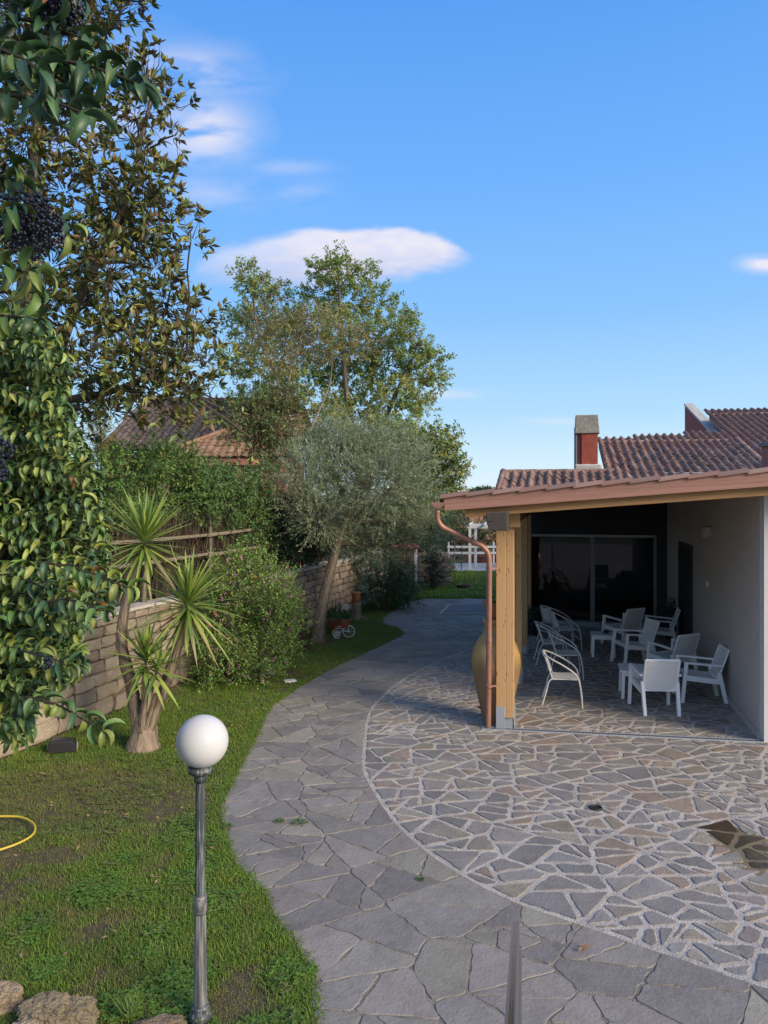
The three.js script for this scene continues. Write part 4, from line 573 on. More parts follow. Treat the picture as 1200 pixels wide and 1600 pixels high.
{ // yucca: swollen foot, leaning stems, three heads of sword leaves
  const R = rng(107), b = G(224, 1168), t = thing('yucca', 'three-headed yucca with swollen woody foot and spiky sword leaves', 'yucca', b), D = -b.z, L = (x, y, dd = 0) => at(x, y, D + dd).sub(b), bk = [.30, .235, .175];
  const tr = new MB(); tr.tube([V(0, -.05, 0), V(0, .01, 0), V(0, .06, 0), V(.01, .12, 0), V(.01, .19, 0), V(.01, .27, 0), V(.01, .35, 0), V(.01, .44, 0)], [.215, .21, .19, .17, .152, .138, .126, .11], 22, bk);
  const stem = (P, r) => { const c = curve(P, 22), m = new MB(); m.tube(c, c.map((_, k) => lerp(r[0], r[1], k / 22) * (1 + .06 * Math.sin(k * 5))), 10, bk); m.build('stem', M.bark, t, true); };
  { const g = rng(9); for (let k = 0; k < tr.n - 2; k++) { const y = tr.p[k * 3 + 1], f = 1 + .16 * (fbm(tr.p[k * 3] * 14 + 9, y * 9 + tr.p[k * 3 + 2] * 14, 3, 3) - .5); tr.p[k * 3] *= f; tr.p[k * 3 + 2] *= f; } } tr.build('foot', M.bark, t, true);
  stem([V(-.05, .18, .02), L(208, 1085), L(196, 1035), L(190, 995), L(203, 915), L(220, 868)], [.085, .055]);
  stem([V(.06, .2, .03), L(242, 1110), L(257, 1075), L(275, 1018), L(290, 965)], [.085, .06]);
  stem([V(.01, .22, .1), L(226, 1095, -.12), L(228, 1052, -.12)], [.05, .04]); stem([V(.03, .2, .08), L(233, 1120, -.1), L(243, 1085, -.12)], [.05, .028]);
  const swords = (name, c, ax, n, len, wdt, cols) => {
    const g = new THREE.Group(); g.name = name; g.position.copy(c); t.add(g); const A = ax.clone().normalize();
    for (let k = 0; k < n; k++) {
      const th = k * 2.39996 + .3 * R(), f = (k + .5) / n, el = lerp(1.42, -.75, Math.pow(f, .85)) + (R() - .5) * .22, u = V(1, 0, 0).cross(A).normalize(), v = A.clone().cross(u), hd = u.multiplyScalar(Math.cos(th)).addScaledVector(v, Math.sin(th));
      const d = hd.clone().multiplyScalar(Math.cos(el)).addScaledVector(A, Math.sin(el)).normalize(), s = d.clone().cross(V(0, 1, 0)); if (s.length() < .1) s.set(1, 0, 0); s.normalize(); const nn = s.clone().cross(d).normalize();
      const l = len * (.75 + .4 * R()) * (f < .12 ? .72 : 1), sag = (f > .55 ? .28 : .08) * l * R() * Math.cos(el), m = new MB(), col = f > .8 && R() < .55 ? vary([.20, .155, .08], R, .5) : vary(cols[Math.floor(R() * cols.length)], R, .35), o = A.clone().multiplyScalar(lerp(.10, -.10, f)).addScaledVector(d, .02), W = [.55, 1, .95, .6, .02].map((w) => w * wdt / 2);
      for (let j = 0; j < 5; j++) { const q = j / 4, p = o.clone().addScaledVector(d, l * q); p.y -= sag * q * q; for (const [x, h] of [[-1, .25], [0, 0], [1, .25]]) m.v(p.x + s.x * W[j] * x + nn.x * W[j] * h, p.y + s.y * W[j] * x + nn.y * W[j] * h, p.z + s.z * W[j] * x + nn.z * W[j] * h, col); }
      for (let j = 0; j < 4; j++) for (let i = 0; i < 2; i++) { const a = j * 3 + i; m.quad(a, a + 1, a + 4, a + 3); }
      m.build('leaf', M.leafSemi, g);
    }
  };
  const fresh = [[.15, .21, .035], [.12, .18, .032], [.20, .25, .05], [.09, .15, .03]];
  swords('rosette', L(226, 848), V(.12, 1, .1), 124, .74, .043, fresh); swords('rosette', L(294, 945), V(.15, 1, .2), 120, .72, .043, fresh); swords('rosette', L(228, 1034, -.12), V(.02, 1, .25), 60, .52, .052, fresh.map((c) => c.map((v) => v * .92)));
  swords('rosette', L(245, 1050, -.2), V(.4, .8, .35), 24, .48, .050, fresh);
}
{ // glossy privet reaching in over the camera side: curled leaves, berry clusters
  const R = rng(108), b = V(-1.95, 0, -3.15), t = thing('privet_tree', 'glossy privet with curled hanging leaves and blue-black berry clusters', 'tree', b);
  const br = new MB(), all = [], bark = [.10, .085, .065];
  const tr = new MB(), tp = curve([b.clone().sub(b), V(.05, 1.2, 0), V(-.05, 2.4, .1), V(.1, 3.6, .3), V(.2, 4.8, .6)], 20); tr.tube(tp, tp.map((_, k) => lerp(.11, .04, k / 20)), 10, bark); tr.build('trunk', M.bark, t, true);
  const leaf = (m, p, d, n, L, W, curl, fold, col) => {
    const N = 6, s = d.clone().cross(n).normalize(), q = p.clone(), dd = d.clone(), nn = n.clone(), first = m.n;
    for (let j = 0; j <= N; j++) {
      const u = j / N, w = W / 2 * Math.pow(Math.sin(Math.PI * Math.pow(clamp(u * .97 + .02), .75)), .85) * (u > .8 ? 1 - (u - .8) * 2.2 : 1);
      for (const x of [-1, 0, 1]) { const h = Math.abs(x) * fold * w; m.v(q.x + s.x * w * x + nn.x * h, q.y + s.y * w * x + nn.y * h, q.z + s.z * w * x + nn.z * h, x ? col : col.map((v, i) => v * [1.25, 1.2, 1.3][i])); }
      q.addScaledVector(dd, L / N); const a = curl / N, c = Math.cos(a), sn = Math.sin(a), od = dd.clone(); dd.multiplyScalar(c).addScaledVector(nn, -sn); nn.multiplyScalar(c).addScaledVector(od, sn);
    }
    for (let j = 0; j < N; j++) for (let i = 0; i < 2; i++) { const a = first + j * 3 + i; m.quad(a, a + 1, a + 4, a + 3); }
  };
  const twig = (a, e, sp, L, droop, cols, sagg = .06) => {
    const A = a.clone().sub(b), E = e.clone().sub(b), P = limb(br, A, E, .007, .0025, sagg, R, bark, 8, 5), len = A.distanceTo(E), n = Math.max(4, Math.round(len / sp)), dir = E.clone().sub(A).normalize(), cv = new THREE.CatmullRomCurve3(P);
    for (let k = 1; k <= n; k++) for (const sd of k === n ? [-1, 0, 1] : [-1, 1]) {
      const p = cv.getPoint(Math.min(1, k / n)), side = dir.clone().cross(V(0, 1, 0)).normalize().applyAxisAngle(dir, (k % 2 ? .35 : 1.45) + (R() - .5) * .8).multiplyScalar(sd);
      const d = dir.clone().multiplyScalar(sd ? .45 : 1).addScaledVector(side, sd ? .9 : 0).add(V(gauss(R) * .22, .15 - droop * .45 * R(), gauss(R) * .22)).normalize(), nn = V(0, 1, 0).addScaledVector(unit(R), .45); nn.addScaledVector(d, -nn.dot(d)).normalize();
      all.push({ p, d, n: nn, L: L * (.55 + .65 * R()), W: L * (.27 + .09 * R()), curl: 1.0 + R() * 1.7, fold: .5 + .9 * R(), col: R() < .012 ? [.17, .09, .03] : vary(cols[Math.floor(R() * cols.length)], R, .5) });
    }
  };
  const dk = [[.018, .048, .02], [.03, .075, .028], [.018, .045, .02], [.05, .095, .03]], lt = [[.042, .085, .022], [.07, .115, .026], [.026, .058, .02], [.115, .145, .032], [.095, .135, .028], [.05, .095, .024], [.065, .115, .026], [.03, .064, .02], [.15, .175, .036], [.022, .05, .018]];
  for (const [x0, y0, x1, y1, d] of [[-60, 25, 140, 62, 1.95], [-60, 90, 218, 132, 1.85], [-50, 150, 132, 178, 1.8], [-60, -20, 110, -8, 1.9], [10, 60, 120, 150, 1.9], [-50, 60, 60, 110, 1.75], [-60, 170, 60, 130, 1.9], [60, 100, 200, 118, 1.9]]) twig(at(x0, y0, d), at(x1, y1, d - .05), .034, .088, .75, dk);
  for (const [x0, y0, x1, y1, d] of [[-70, 320, 22, 262, 2.2], [-70, 420, 58, 428, 2.0], [-70, 470, 52, 458, 2.05], [-70, 360, 20, 330, 2.1], [-60, 280, 30, 285, 2.2], [30, 380, 112, 360, 2.3], [-40, 500, 60, 500, 2.4]]) twig(at(x0, y0, d), at(x1, y1, d - .04), .036, .085, .5, lt);
  const B = [[480, 60], [520, 85], [560, 112], [620, 108], [680, 125], [720, 146], [780, 160], [840, 172], [880, 168], [915, 198], [960, 150], [1000, 125], [1040, 140], [1075, 95], [1100, 60], [1145, 50], [1175, 25]], bx = (y) => { for (let k = 1; k < B.length; k++) if (y <= B[k][0]) return lerp(B[k - 1][1], B[k][1], (y - B[k - 1][0]) / (B[k][0] - B[k - 1][0])); return 60; };
  for (let k = 0; k < 390; k++) { const y = 495 + (k + R()) / 390 * 670, out = k % 3 === 0 ? 8 * R() : 150 * Math.pow(R(), .9), x = bx(y) - out - 10, d = (y < 900 ? 3.5 : 3.1) + R() * 1.3, len = 130 + 120 * R(); twig(at(x - len, y + (R() - .25) * 90, d + .25), at(x, y, d), .038, .080, .45 + .3 * R(), y > 930 && R() < .5 ? dk.concat(lt) : lt, .12); }
  twig(at(40, 1090, 3.1), at(160, 1142, 3.0), .045, .1, .6, lt); twig(at(60, 880, 3.1), at(200, 918, 3.0), .04, .085, .5, lt); twig(at(60, 940, 3.1), at(165, 955, 3.0), .04, .085, .5, lt);
  br.build('branches', M.bark, t, true);
  const seen = (l) => { const p = l.p.clone().add(b), [x, y] = px(p); return x > -15 && x < 1200 && y > -20 && y < 1600 ? l.L / -p.z : 0; };
  all.sort((p, q) => seen(q) - seen(p)); const rest = new MB();
  all.forEach((l, k) => { const m = k < 300 ? new MB() : rest; leaf(m, l.p, l.d, l.n, l.L, l.W, l.curl, l.fold, l.col); if (k < 300) m.build('leaf', M.leafGloss, t, true); });
  rest.build('foliage', M.leafGloss, t, true).userData.kind = 'stuff'; console.log('privet leaves', all.length);
  const ico = new THREE.IcosahedronGeometry(1, 1);
  for (const [x, y, rx, ry, d, n] of [[92, 15, 40, 34, 1.95, 300], [48, 352, 54, 52, 2.15, 480], [4, 700, 20, 22, 2.5, 50], [-2, 735, 16, 26, 2.5, 40], [76, 1034, 12, 12, 2.9, 26], [222, 10, 9, 14, 2.4, 16], [150, 120, 6, 6, 2.0, 6]]) {
    const m = new MB(), c = at(x, y, d).sub(b), sx = rx / F * d, sy = ry / F * d; m.tube([c.clone().add(V(-.12, .04, -.02)), c.clone().add(V(0, sy * .5, 0)), c.clone().add(V(0, -sy * .8, 0))], [.004, .003, .0015], 5);
    for (let k = 0; k < n; k++) { const u = unit(R), r = Math.pow(R(), .4); m.geo(ico, new THREE.Matrix4().compose(c.clone().add(V(u.x * sx * r, u.y * sy * r, u.z * sx * r * .8)), new THREE.Quaternion(), V(1, 1.12, 1).multiplyScalar(.0050 + .0013 * R()))); }
    m.build('berry_cluster', M.berry, t, true);
  }
}
// ------------------------------------------------------------------ grass
{
  const R = rng(201), tuft = (n, h, w, spread, R2) => { const m = new MB(); for (let k = 0; k < n; k++) { const a = R2() * 6.283, r = spread * Math.sqrt(R2()), x = Math.cos(a) * r, z = Math.sin(a) * r, l = h * (.5 + .7 * R2()), t = R2() * 6.283, bend = .25 + .9 * R2(), dx = Math.cos(t), dz = Math.sin(t), sx = -dz * w, sz = dx * w; const p = [m.v(x - sx, 0, z - sz), m.v(x + sx, 0, z + sz), m.v(x + dx * l * bend * .35 + sx * .8, l * .6, z + dz * l * bend * .35 + sz * .8), m.v(x + dx * l * bend * .35 - sx * .8, l * .6, z + dz * l * bend * .35 - sz * .8), m.v(x + dx * l * bend, l * (1 - .25 * bend), z + dz * l * bend)]; m.quad(p[0], p[1], p[2], p[3]); m.tri(p[3], p[2], p[4]); } return m.geometry(); };
  const pts = [[], [], []]; const test = (x, z) => inPoly(lawnP, x, z) && x > W0(-z) + .02;
  const fill = (z0, z1, per, far) => { for (let z = z0; z > z1; z -= .25) { const d = -z + .125, w = .56 * d, n = per * .25; for (let k = 0; k < n * 2 * w; k++) { const x = (R() * 2 - 1) * w, zz = z - R() * .25; if (!test(x, zz)) continue; const p = fbm(x * .9 + 20, zz * .9, 61, 4), q = fbm(x * 3.2, zz * 3.2 + 50, 67, 3); const bare = Math.max(sm(.56, .72, p * .6 + q * .4), .55 * sm(1.7, .5, Math.hypot((x + 3.3) / 1.2, (zz + 7.9) / .9))) * (far ? .1 : 1); if (R() < bare * .6) continue; pts[far ? 2 : q < .40 && d < 9 && R() < .45 ? 1 : 0].push([x, zz, p, q, bare]); } } };
  fill(-3.8, -7, 1500, 0); fill(-7, -11, 850, 0); fill(-11, -23, 480, 0); fill(-23.2, -32, 420, 1);
  for (let i = 4; i < LEFT.length; i++) { const n = LEFT[i].distanceTo(LEFT[i - 1]) * (LEFT[i].z > -13 ? 130 : 50); for (let k = 0; k < n; k++) { const p = LEFT[i - 1].clone().lerp(LEFT[i], R()), t = V().subVectors(LEFT[i], LEFT[i - 1]).normalize(), o = .015 - .07 * R() + .07 * Math.max(0, fbm(p.x * 5, p.z * 5, 91, 3) - .5) * 2; pts[0].push([p.x - t.z * o, p.z + t.x * o, .5, .3 + .5 * R(), 0]); } }
  const clover = new MB(); { const r2 = rng(5); for (let k = 0; k < 9; k++) { const a = r2() * 6.283, r = .05 * Math.sqrt(r2()), h = .012 + .025 * r2(), x = Math.cos(a) * r, z = Math.sin(a) * r; for (let j = 0; j < 3; j++) { const t = j * 2.09 + k; clover.leaf(V(x, h, z), V(Math.cos(t), .15, Math.sin(t)).normalize(), V(-.1 * Math.cos(t), 1, 0).normalize(), .016, .014, null, .05); } } }
  const make = (name, g, list, s0) => {
    const im = new THREE.InstancedMesh(g, std(C(1, 1, 1), { roughness: .75, side: THREE.DoubleSide }), list.length), m = new THREE.Matrix4(), q = new THREE.Quaternion(), c = new THREE.Color();
    list.forEach(([x, z, p, qq, bare], i) => {
      q.setFromAxisAngle(V(0, 1, 0), R() * 6.283); const s = s0 * (.65 + .6 * R()) * lerp(1, .6, bare); m.compose(V(x, -.012, z), q, V(s, s * (.7 + .7 * R() * (1 - bare)), s)); im.setMatrixAt(i, m);
      const dry = clamp(bare * .75 + (R() < .18 ? .6 : 0)), f = (.66 + .5 * R()) * (s0 > 1.15 ? 1.35 : 1), gr = lerp(0, 1, clamp(qq * 1.6 - .3)); c.setRGB(lerp(lerp(.095, .16, gr), .22, dry) * f, lerp(lerp(.20, .245, gr), .175, dry) * f, lerp(.02, .065, dry) * f); im.setColorAt(i, c);
    });
    im.name = name; im.userData.label = { grass: 'short mown grass of the garden strip between wall and path', clover: 'low clover patches growing among the near lawn grass', far_grass: 'grass of the far lawn beyond the end of the path' }[name]; im.castShadow = im.receiveShadow = true; im.userData.kind = 'stuff'; scene.add(im); return im;
  };
  make('grass', tuft(12, .036, .0027, .05, rng(3)), pts[0], 1); make('clover', clover.geometry(), pts[1], 1.1); make('far_grass', tuft(10, .07, .006, .09, rng(4)), pts[2], 1.2);
  console.log('grass', pts.map((p) => p.length));
  const fl = new MB(); for (let k = 0; k < 150; k++) { const d = 4.6 + 7 * R(), x = W0(d) + .3 + 3.5 * R(); if (!test(x, -d)) continue; fl.leaf(V(x, .03, -d), V(R() - .5, .15 * R(), R() - .5).normalize(), V(.2 * gauss(R), 1, .2 * gauss(R)).normalize(), .05, .026, vary([.22, .14, .07], R, .6), .2); }
  const fo = fl.build('fallen_leaves', M.leafSemi, scene); fo.userData.kind = 'stuff'; fo.userData.label = 'small brown fallen leaves scattered over the lawn';
}
// ------------------------------------------------------------------ garden objects near the camera
{
  const R = rng(211);
  { // lamp post
    const b = G(313, 1594), t = thing('lamp_post', 'garden lamp with white globe on a worn dark fluted post', 'lamp post', b), D = -b.z, hh = (y) => H - (y - HY) / F * D;
    const fluted = (r0, r1, y0, y1, name) => { const n = 48, m = new MB(), K = 8; for (let k = 0; k <= K; k++) for (let s = 0; s <= n; s++) { const a = s / n * 2 * Math.PI, r = lerp(r0, r1, k / K) * (1 - .085 * Math.pow(Math.abs(Math.sin(a * 6)), 1.5)); m.v(Math.cos(a) * r, lerp(y0, y1, k / K), Math.sin(a) * r, null, s / n, lerp(y0, y1, k / K)); } for (let k = 0; k < K; k++) for (let s = 0; s < n; s++) { const a = k * (n + 1) + s; m.quad(a, a + n + 1, a + n + 2, a + 1); } return m.build(name, M.castIron, t, true); };
    const lathe = (name, P) => mesh(name, new THREE.LatheGeometry(P.map(([r, y]) => new THREE.Vector2(r, y)), 40), M.castIron, t);
    const yR = hh(1412), top = hh(1208);
    lathe('base', [[.0, 0], [.066, 0], [.068, .03], [.060, .045], [.052, .06], [.050, .075], [.054, .085], [.046, .10], [.0, .10]]);
    fluted(.0415, .033, .09, yR - .045, 'lower_post').material = M.castIronWorn;
    lathe('ring', [[.0, yR - .055], [.035, yR - .055], [.038, yR - .045], [.036, yR - .035], [.039, yR - .02], [.039, yR + .02], [.036, yR + .03], [.039, yR + .04], [.036, yR + .052], [.0, yR + .052]]).material = M.castIronWorn;
    fluted(.0305, .028, yR + .045, top, 'upper_post');
    lathe('collar', [[.0, top - .05], [.036, top - .05], [.038, top - .02], [.036, top - .005], [.068, top + .005], [.072, top + .02], [.070, top + .045], [.0, top + .045]]);
    mesh('globe', new THREE.SphereGeometry(.152, 64, 40), M.globe, t, V(.012, hh(1158), 0));
  }
  { // stainless handrail going down the steps
    const a = at(806, 1447, 3.9), b = at(797, 1640, 2.0), t = thing('handrail', 'stainless steel stair handrail seen end-on at the terrace steps', 'handrail', a), m = new MB();
    m.tube([b.clone().sub(a), V(0, 0, 0)], .0205, 20); m.build('tube', M.steel, t, true); mesh('end_cap', new THREE.SphereGeometry(.0207, 20, 12), M.steel, t);
    { const p = b.clone().sub(a).multiplyScalar(.26).add(V(.012, 0, 0)), o = new MB(); o.tube([V(p.x, -a.y, p.z), V(p.x, p.y - .012, p.z)], .019, 16); o.build('post', std(C(.11, .11, .115), { roughness: .5, metalness: .3 }), t, true); const q = b.clone().sub(a).multiplyScalar(.98), o2 = new MB(); o2.tube([V(q.x, -a.y, q.z), V(q.x, q.y - .012, q.z)], .019, 16); o2.build('post', M.galv, t, true); }
  }
  { // hose
    const P = curve([[-120, 1300], [-60, 1284], [0, 1282], [30, 1283], [48, 1290], [55, 1300], [50, 1312], [30, 1324], [0, 1335], [-60, 1352]].map(([x, y]) => G(x, y).setY(.04)), 90), t = thing('garden_hose', 'loop of yellow garden hose lying on the grass', 'hose', P[0]); const m = new MB(); m.tube(P.map((p) => p.clone().sub(P[0])), .0105, 10); m.build('hose', std(C(.62, .46, .05), { roughness: .45 }), t, true);
  }
  // rocks at the lawn's near edge
  const rock = (label, x, y, sx, sy, sz, seed, col, turn) => {
    const r = rng(seed), g = new THREE.IcosahedronGeometry(1, 26), p = g.attributes.position, v = V(); const ox = r() * 40, n3 = (f, s, oc) => (fbm(v.x * f + ox, v.y * f, s, oc) + fbm(v.y * f + 7, v.z * f + ox, s + 11, oc) + fbm(v.z * f + 13, v.x * f - ox, s + 23, oc)) / 3;
    for (let i = 0; i < p.count; i++) { v.fromBufferAttribute(p, i); const n1 = n3(1.5, seed, 3), n2 = n3(4.5, seed + 3, 4) - 1.1 * sm(.50, .66, n3(7, seed + 7, 3)) * .35 + .5 * (n3(16, seed + 5, 2) - .5); const bx = 1 / Math.max(Math.abs(v.x), Math.abs(v.y) * 1.1, Math.abs(v.z)); v.multiplyScalar(lerp(1, Math.min(bx, 1.35), .55) * (.60 + .66 * n1 + .42 * (n2 - .45))); p.setXYZ(i, v.x * sx, v.y * sy, v.z * sz); }
    g.deleteAttribute('normal'); g.deleteAttribute('uv'); const w = new MB(); w.geo(g); const gg = w.geometry(); gg.computeVertexNormals(); const q = G(x, y);
    const o = mesh('rock', gg, std(C(...col), { map: rep(mottle, 3, 3), bumpMap: rep(rough, 3, 3), bumpScale: .02, roughness: .95 }), scene, V(q.x, sy * .32, q.z), [0, turn, 0]); for (let i = 0, uv = gg.attributes.uv, pp = gg.attributes.position; i < uv.count; i++) uv.setXY(i, pp.getX(i) + pp.getZ(i) * .3, pp.getY(i) + pp.getZ(i)); return tag(o, label, 'rock', 'rocks edging the lawn');
  };
  rock('smooth tan rock at the picture edge behind two others', -6, 1575, .15, .085, .10, 31, [.34, .26, .175], .3); rock('broad pitted limestone rock with mossy hollows', 92, 1596, .235, .105, .115, 32, [.25, .205, .13], .1);
  rock('pale rounded stone in front of the pitted rock, cut by the frame', 24, 1634, .14, .08, .10, 33, [.33, .265, .185], .8); rock('half-buried brown rock close to the lamp foot', 244, 1612, .16, .05, .09, 34, [.22, .17, .11], .2);
  { const gr = new MB(), q = G(200, 1590); for (let k = 0; k < 70; k++) { const a = R() * 6.28, d = V(Math.cos(a) * (.2 + .5 * R()), 1, Math.sin(a) * (.2 + .5 * R())).normalize(); gr.leaf(V(gauss(R) * .03, 0, gauss(R) * .03), d, V(Math.cos(a + 1.5), .1, Math.sin(a + 1.5)).normalize(), .10 + .10 * R(), .007, vary([.12, .19, .035], R), .1, .03 * R()); } const o = gr.build('grass_clump', M.leaf, scene); o.position.copy(q); tag(o, 'tall bright grass clump between the pitted rock and lamp foot', 'grass clump'); }
  { // floodlight by the wall
    const p = G(98, 1174), t = thing('floodlight', 'black box-shaped ground floodlight standing at the foot of the wall', 'floodlight', p, .25);
    const g = new THREE.ExtrudeGeometry(new THREE.Shape([[-.15, 0], [.15, 0], [.13, .10], [-.13, .13]].map(([x, y]) => new THREE.Vector2(x, y))), { depth: .18, bevelEnabled: true, bevelSize: .01, bevelThickness: .01, bevelSegments: 2 }); g.translate(0, .02, -.09); mesh('housing', g, M.dark, t);
    const l = mesh('lens', new RoundedBoxGeometry(.25, .012, .16, 2, .004), new THREE.MeshPhysicalMaterial({ color: C(.03, .035, .04), roughness: .1 }), t, V(0, .145, 0), [0, 0, -.11]); for (const s of [-1, 1]) mesh('bracket', new RoundedBoxGeometry(.012, .09, .03, 1, .003), M.galv, t, V(s * .165, .06, 0));
  }
  { // small garden spotlight
    const p = G(420, 1057), t = thing('garden_spotlight', 'small grey-green bell-shaped garden light at the flowering shrub', 'garden light', p, .3), m = std(C(.14, .17, .165), { roughness: .6 });
    mesh('body', new THREE.LatheGeometry([[0, .05], [.10, .05], [.098, .065], [.06, .085], [.05, .13], [.045, .19], [.03, .21], [0, .215]].map(([r, y]) => new THREE.Vector2(r, y)), 24), m, t); mesh('foot', new THREE.CylinderGeometry(.02, .02, .06, 12), m, t, V(0, .03, 0)); const h = new MB(); h.tube([V(-.09, .06, .03), V(-.13, .02, .05), V(-.17, .01, .02)], .012, 8); h.build('cable', m, t, true); mesh('plate', new RoundedBoxGeometry(.26, .018, .13, 1, .006), m, t, V(-.03, .04, 0));
  }
}
// ------------------------------------------------------------------ pots, jar, tricycle
const potMesh = (name, r0, r1, h, m, parent, pos) => mesh(name, new THREE.LatheGeometry([[0, 0], [r0, 0], [lerp(r0, r1, .82), h * .80], [r1 * 1.02, h * .80], [r1 * 1.10, h * .83], [r1 * 1.10, h * .97], [r1 * 1.05, h], [r1 * .96, h], [r1 * .9, h * .84], [0, h * .82]].map(([r, y]) => new THREE.Vector2(r, y)), 32), m, parent, pos);
{
  const R = rng(221);
  { // oil jar behind the first post
    const b = G(775, 1127), t = thing('oil_jar', 'big ochre-glazed terracotta jar standing behind the first porch post', 'jar', b), s = -b.z / F, P = [[0, 0], [20, 0], [21, 4], [24, 18], [29, 40], [34.5, 64], [37.6, 84], [37.8, 98], [35, 112], [29, 126], [21.5, 137], [18.5, 142], [18, 152], [20.5, 155], [20.5, 160], [17, 160], [16, 150], [0, 150]];
    const jar = mesh('body', new THREE.LatheGeometry(curve(P.map(([x, y]) => V(x, y, 0)), 90).map((p) => new THREE.Vector2(Math.max(0, p.x) * s, p.y * s)), 56), new THREE.MeshPhysicalMaterial({ color: C(1, 1, 1), map: tex(256, 256, (u, v) => { const n = fbm(u * 6, v * 14, 71, 5, 0), drip = sm(.35, .5, v + .16 * (fbm(u * 9, 3, 72, 3) - .5) + .10 * (n - .5)), k = .75 + .5 * n; return [lerp(.23, .40, drip) * k, lerp(.145, .255, drip) * k, lerp(.07, .085, drip) * k]; }), roughness: .45, clearcoat: .25, clearcoatRoughness: .4 }), t);
    { const m = new MB(); m.tube([V(-25 * s, 22 * s, .02), V(-29 * s, 24 * s, .03)], [.02, .014], 10); m.build('spout', M.terracotta, t, true); }
    const p = b.clone().add(V(.0, 160 * s, 0)), q = thing('flower_pot', 'terracotta pot planted with low greenery on top of the ochre jar', 'flower pot', p); potMesh('pot', .12, .165, .235, M.terracotta, q, V(0, .002, 0));
    const m = new MB(); for (let k = 0; k < 160; k++) { const a = unit(R); a.y = Math.abs(a.y); m.leaf(V(gauss(R) * .07, .20, gauss(R) * .07), a, V(a.y, a.z, a.x).cross(a).normalize(), .05 + .06 * R(), .022, vary([.06, .13, .026], R), .1); } m.build('plant', M.leaf, q);
  }
  { // stump with pot
    const b = G(557, 968), t = thing('tree_stump', 'pale cut tree stump used as a stand for a terracotta pot', 'stump', b), m = new MB(), h = 27 / F * -b.z; m.tube([V(0, -.05, 0), V(-.01, .04, 0), V(.01, h * .5, 0), V(-.01, h, 0)], [.18, .14, .115, .125], 14, [.30, .25, .19]); m.build('trunk', M.bark, t, true);
    for (const [x, z] of [[.14, .05], [-.13, .08]]) { const r = new MB(); r.tube([V(x * .6, .08, z * .6), V(x * 1.2, .02, z * 1.2), V(x * 1.9, -.02, z * 1.6)], [.06, .045, .02], 8, [.27, .22, .17]); r.build('root', M.bark, t, true); }
    const q = thing('flower_pot', 'plain terracotta pot standing on the pale tree stump', 'flower pot', b.clone().add(V(-.01, h, 0))); potMesh('pot', .088, .112, .26, M.terracotta, q); const g = new MB(); for (let k = 0; k < 70; k++) { const a = unit(R); a.y = Math.abs(a.y); g.leaf(V(gauss(R) * .05, .22, gauss(R) * .05), a, V(a.y, a.z, a.x).cross(a).normalize(), .07, .025, vary([.09, .15, .03], R), .1); } g.build('plant', M.leaf, q);
  }
  { // tricycle plant stand with two pots
    const c = G(537, 996), t = thing('tricycle_stand', 'white wire tricycle plant stand on the grass by the olive', 'plant stand', c, .15), wire = (name, P, r = .007) => { const m = new MB(); m.tube(P, r, 7); m.build(name, M.white, t, true); };
    const wheel = (x, z, r) => { const g = new THREE.Group(); g.name = 'wheel'; g.position.set(x, r, z); t.add(g); mesh('tyre', new THREE.TorusGeometry(r - .01, .01, 8, 32), M.white, g); const m = new MB(); for (let k = 0; k < 8; k++) { const a = k / 8 * Math.PI * 2; m.tube([V(0, 0, 0), V(Math.cos(a) * (r - .01), Math.sin(a) * (r - .01), 0)], .003, 4); } m.build('spokes', M.white, g, true); mesh('hub', new THREE.CylinderGeometry(.014, .014, .03, 10), M.white, g, V(0, 0, 0), [Math.PI / 2, 0, 0]); };
    wheel(.11, .03, .135); wheel(-.16, .13, .075); wheel(-.17, -.12, .075);
    wire('frame', [V(.11, .135, .05), V(-.02, .15, .05), V(-.16, .075, .12)]); wire('frame', [V(.11, .135, .01), V(-.02, .15, -.04), V(-.17, .075, -.12)]); wire('fork', [V(.11, .135, .05), V(.08, .30, .03), V(.07, .40, .03)]); wire('handlebar', [V(-.02, .42, .10), V(.02, .38, .07), V(.07, .38, .03), V(.13, .38, 0), V(.15, .42, -.03)]); wire('seat_rail', [V(.07, .33, .03), V(-.04, .24, .03), V(-.1, .25, .03), V(-.13, .24, .03)]);
    mesh('pot_ring', new THREE.TorusGeometry(.12, .006, 6, 28), M.white, t, V(-.06, .21, 0), [Math.PI / 2, 0, 0]);
    const redPot = std(C(.42, .12, .06), { map: rep(mottle, 1, 1), roughness: .7 });
    const q = thing('flower_pot', 'orange-red plastic pot with a white-flowering bulb carried by the tricycle stand', 'flower pot', c.clone().add(V(.02, .20, -.03))); potMesh('pot', .09, .125, .20, redPot, q);
    const g = new MB(), fl = new MB(); for (let k = 0; k < 46; k++) { const a = R() * 6.28, e = .5 + .9 * R(), d = V(Math.cos(a) * Math.cos(e), Math.sin(e), Math.sin(a) * Math.cos(e)); g.leaf(V(gauss(R) * .03, .16, gauss(R) * .03), d, V(0, 1, .3).cross(d).cross(d).negate().normalize(), .34 + .16 * R(), .022, vary([.035, .085, .028], R), .15, .14 * R()); } g.build('leaves', M.leafSemi, q); for (let k = 0; k < 34; k++) { const ctr = V(.03 + gauss(R) * .06, .46 + gauss(R) * .06, .03 + gauss(R) * .05); for (let j = 0; j < 5; j++) { const u = unit(R); fl.leaf(ctr, u, V(u.y, u.z, u.x).cross(u).normalize(), .045, .026, [.72, .72, .68], .15); } } fl.build('flowers', M.leaf, q);
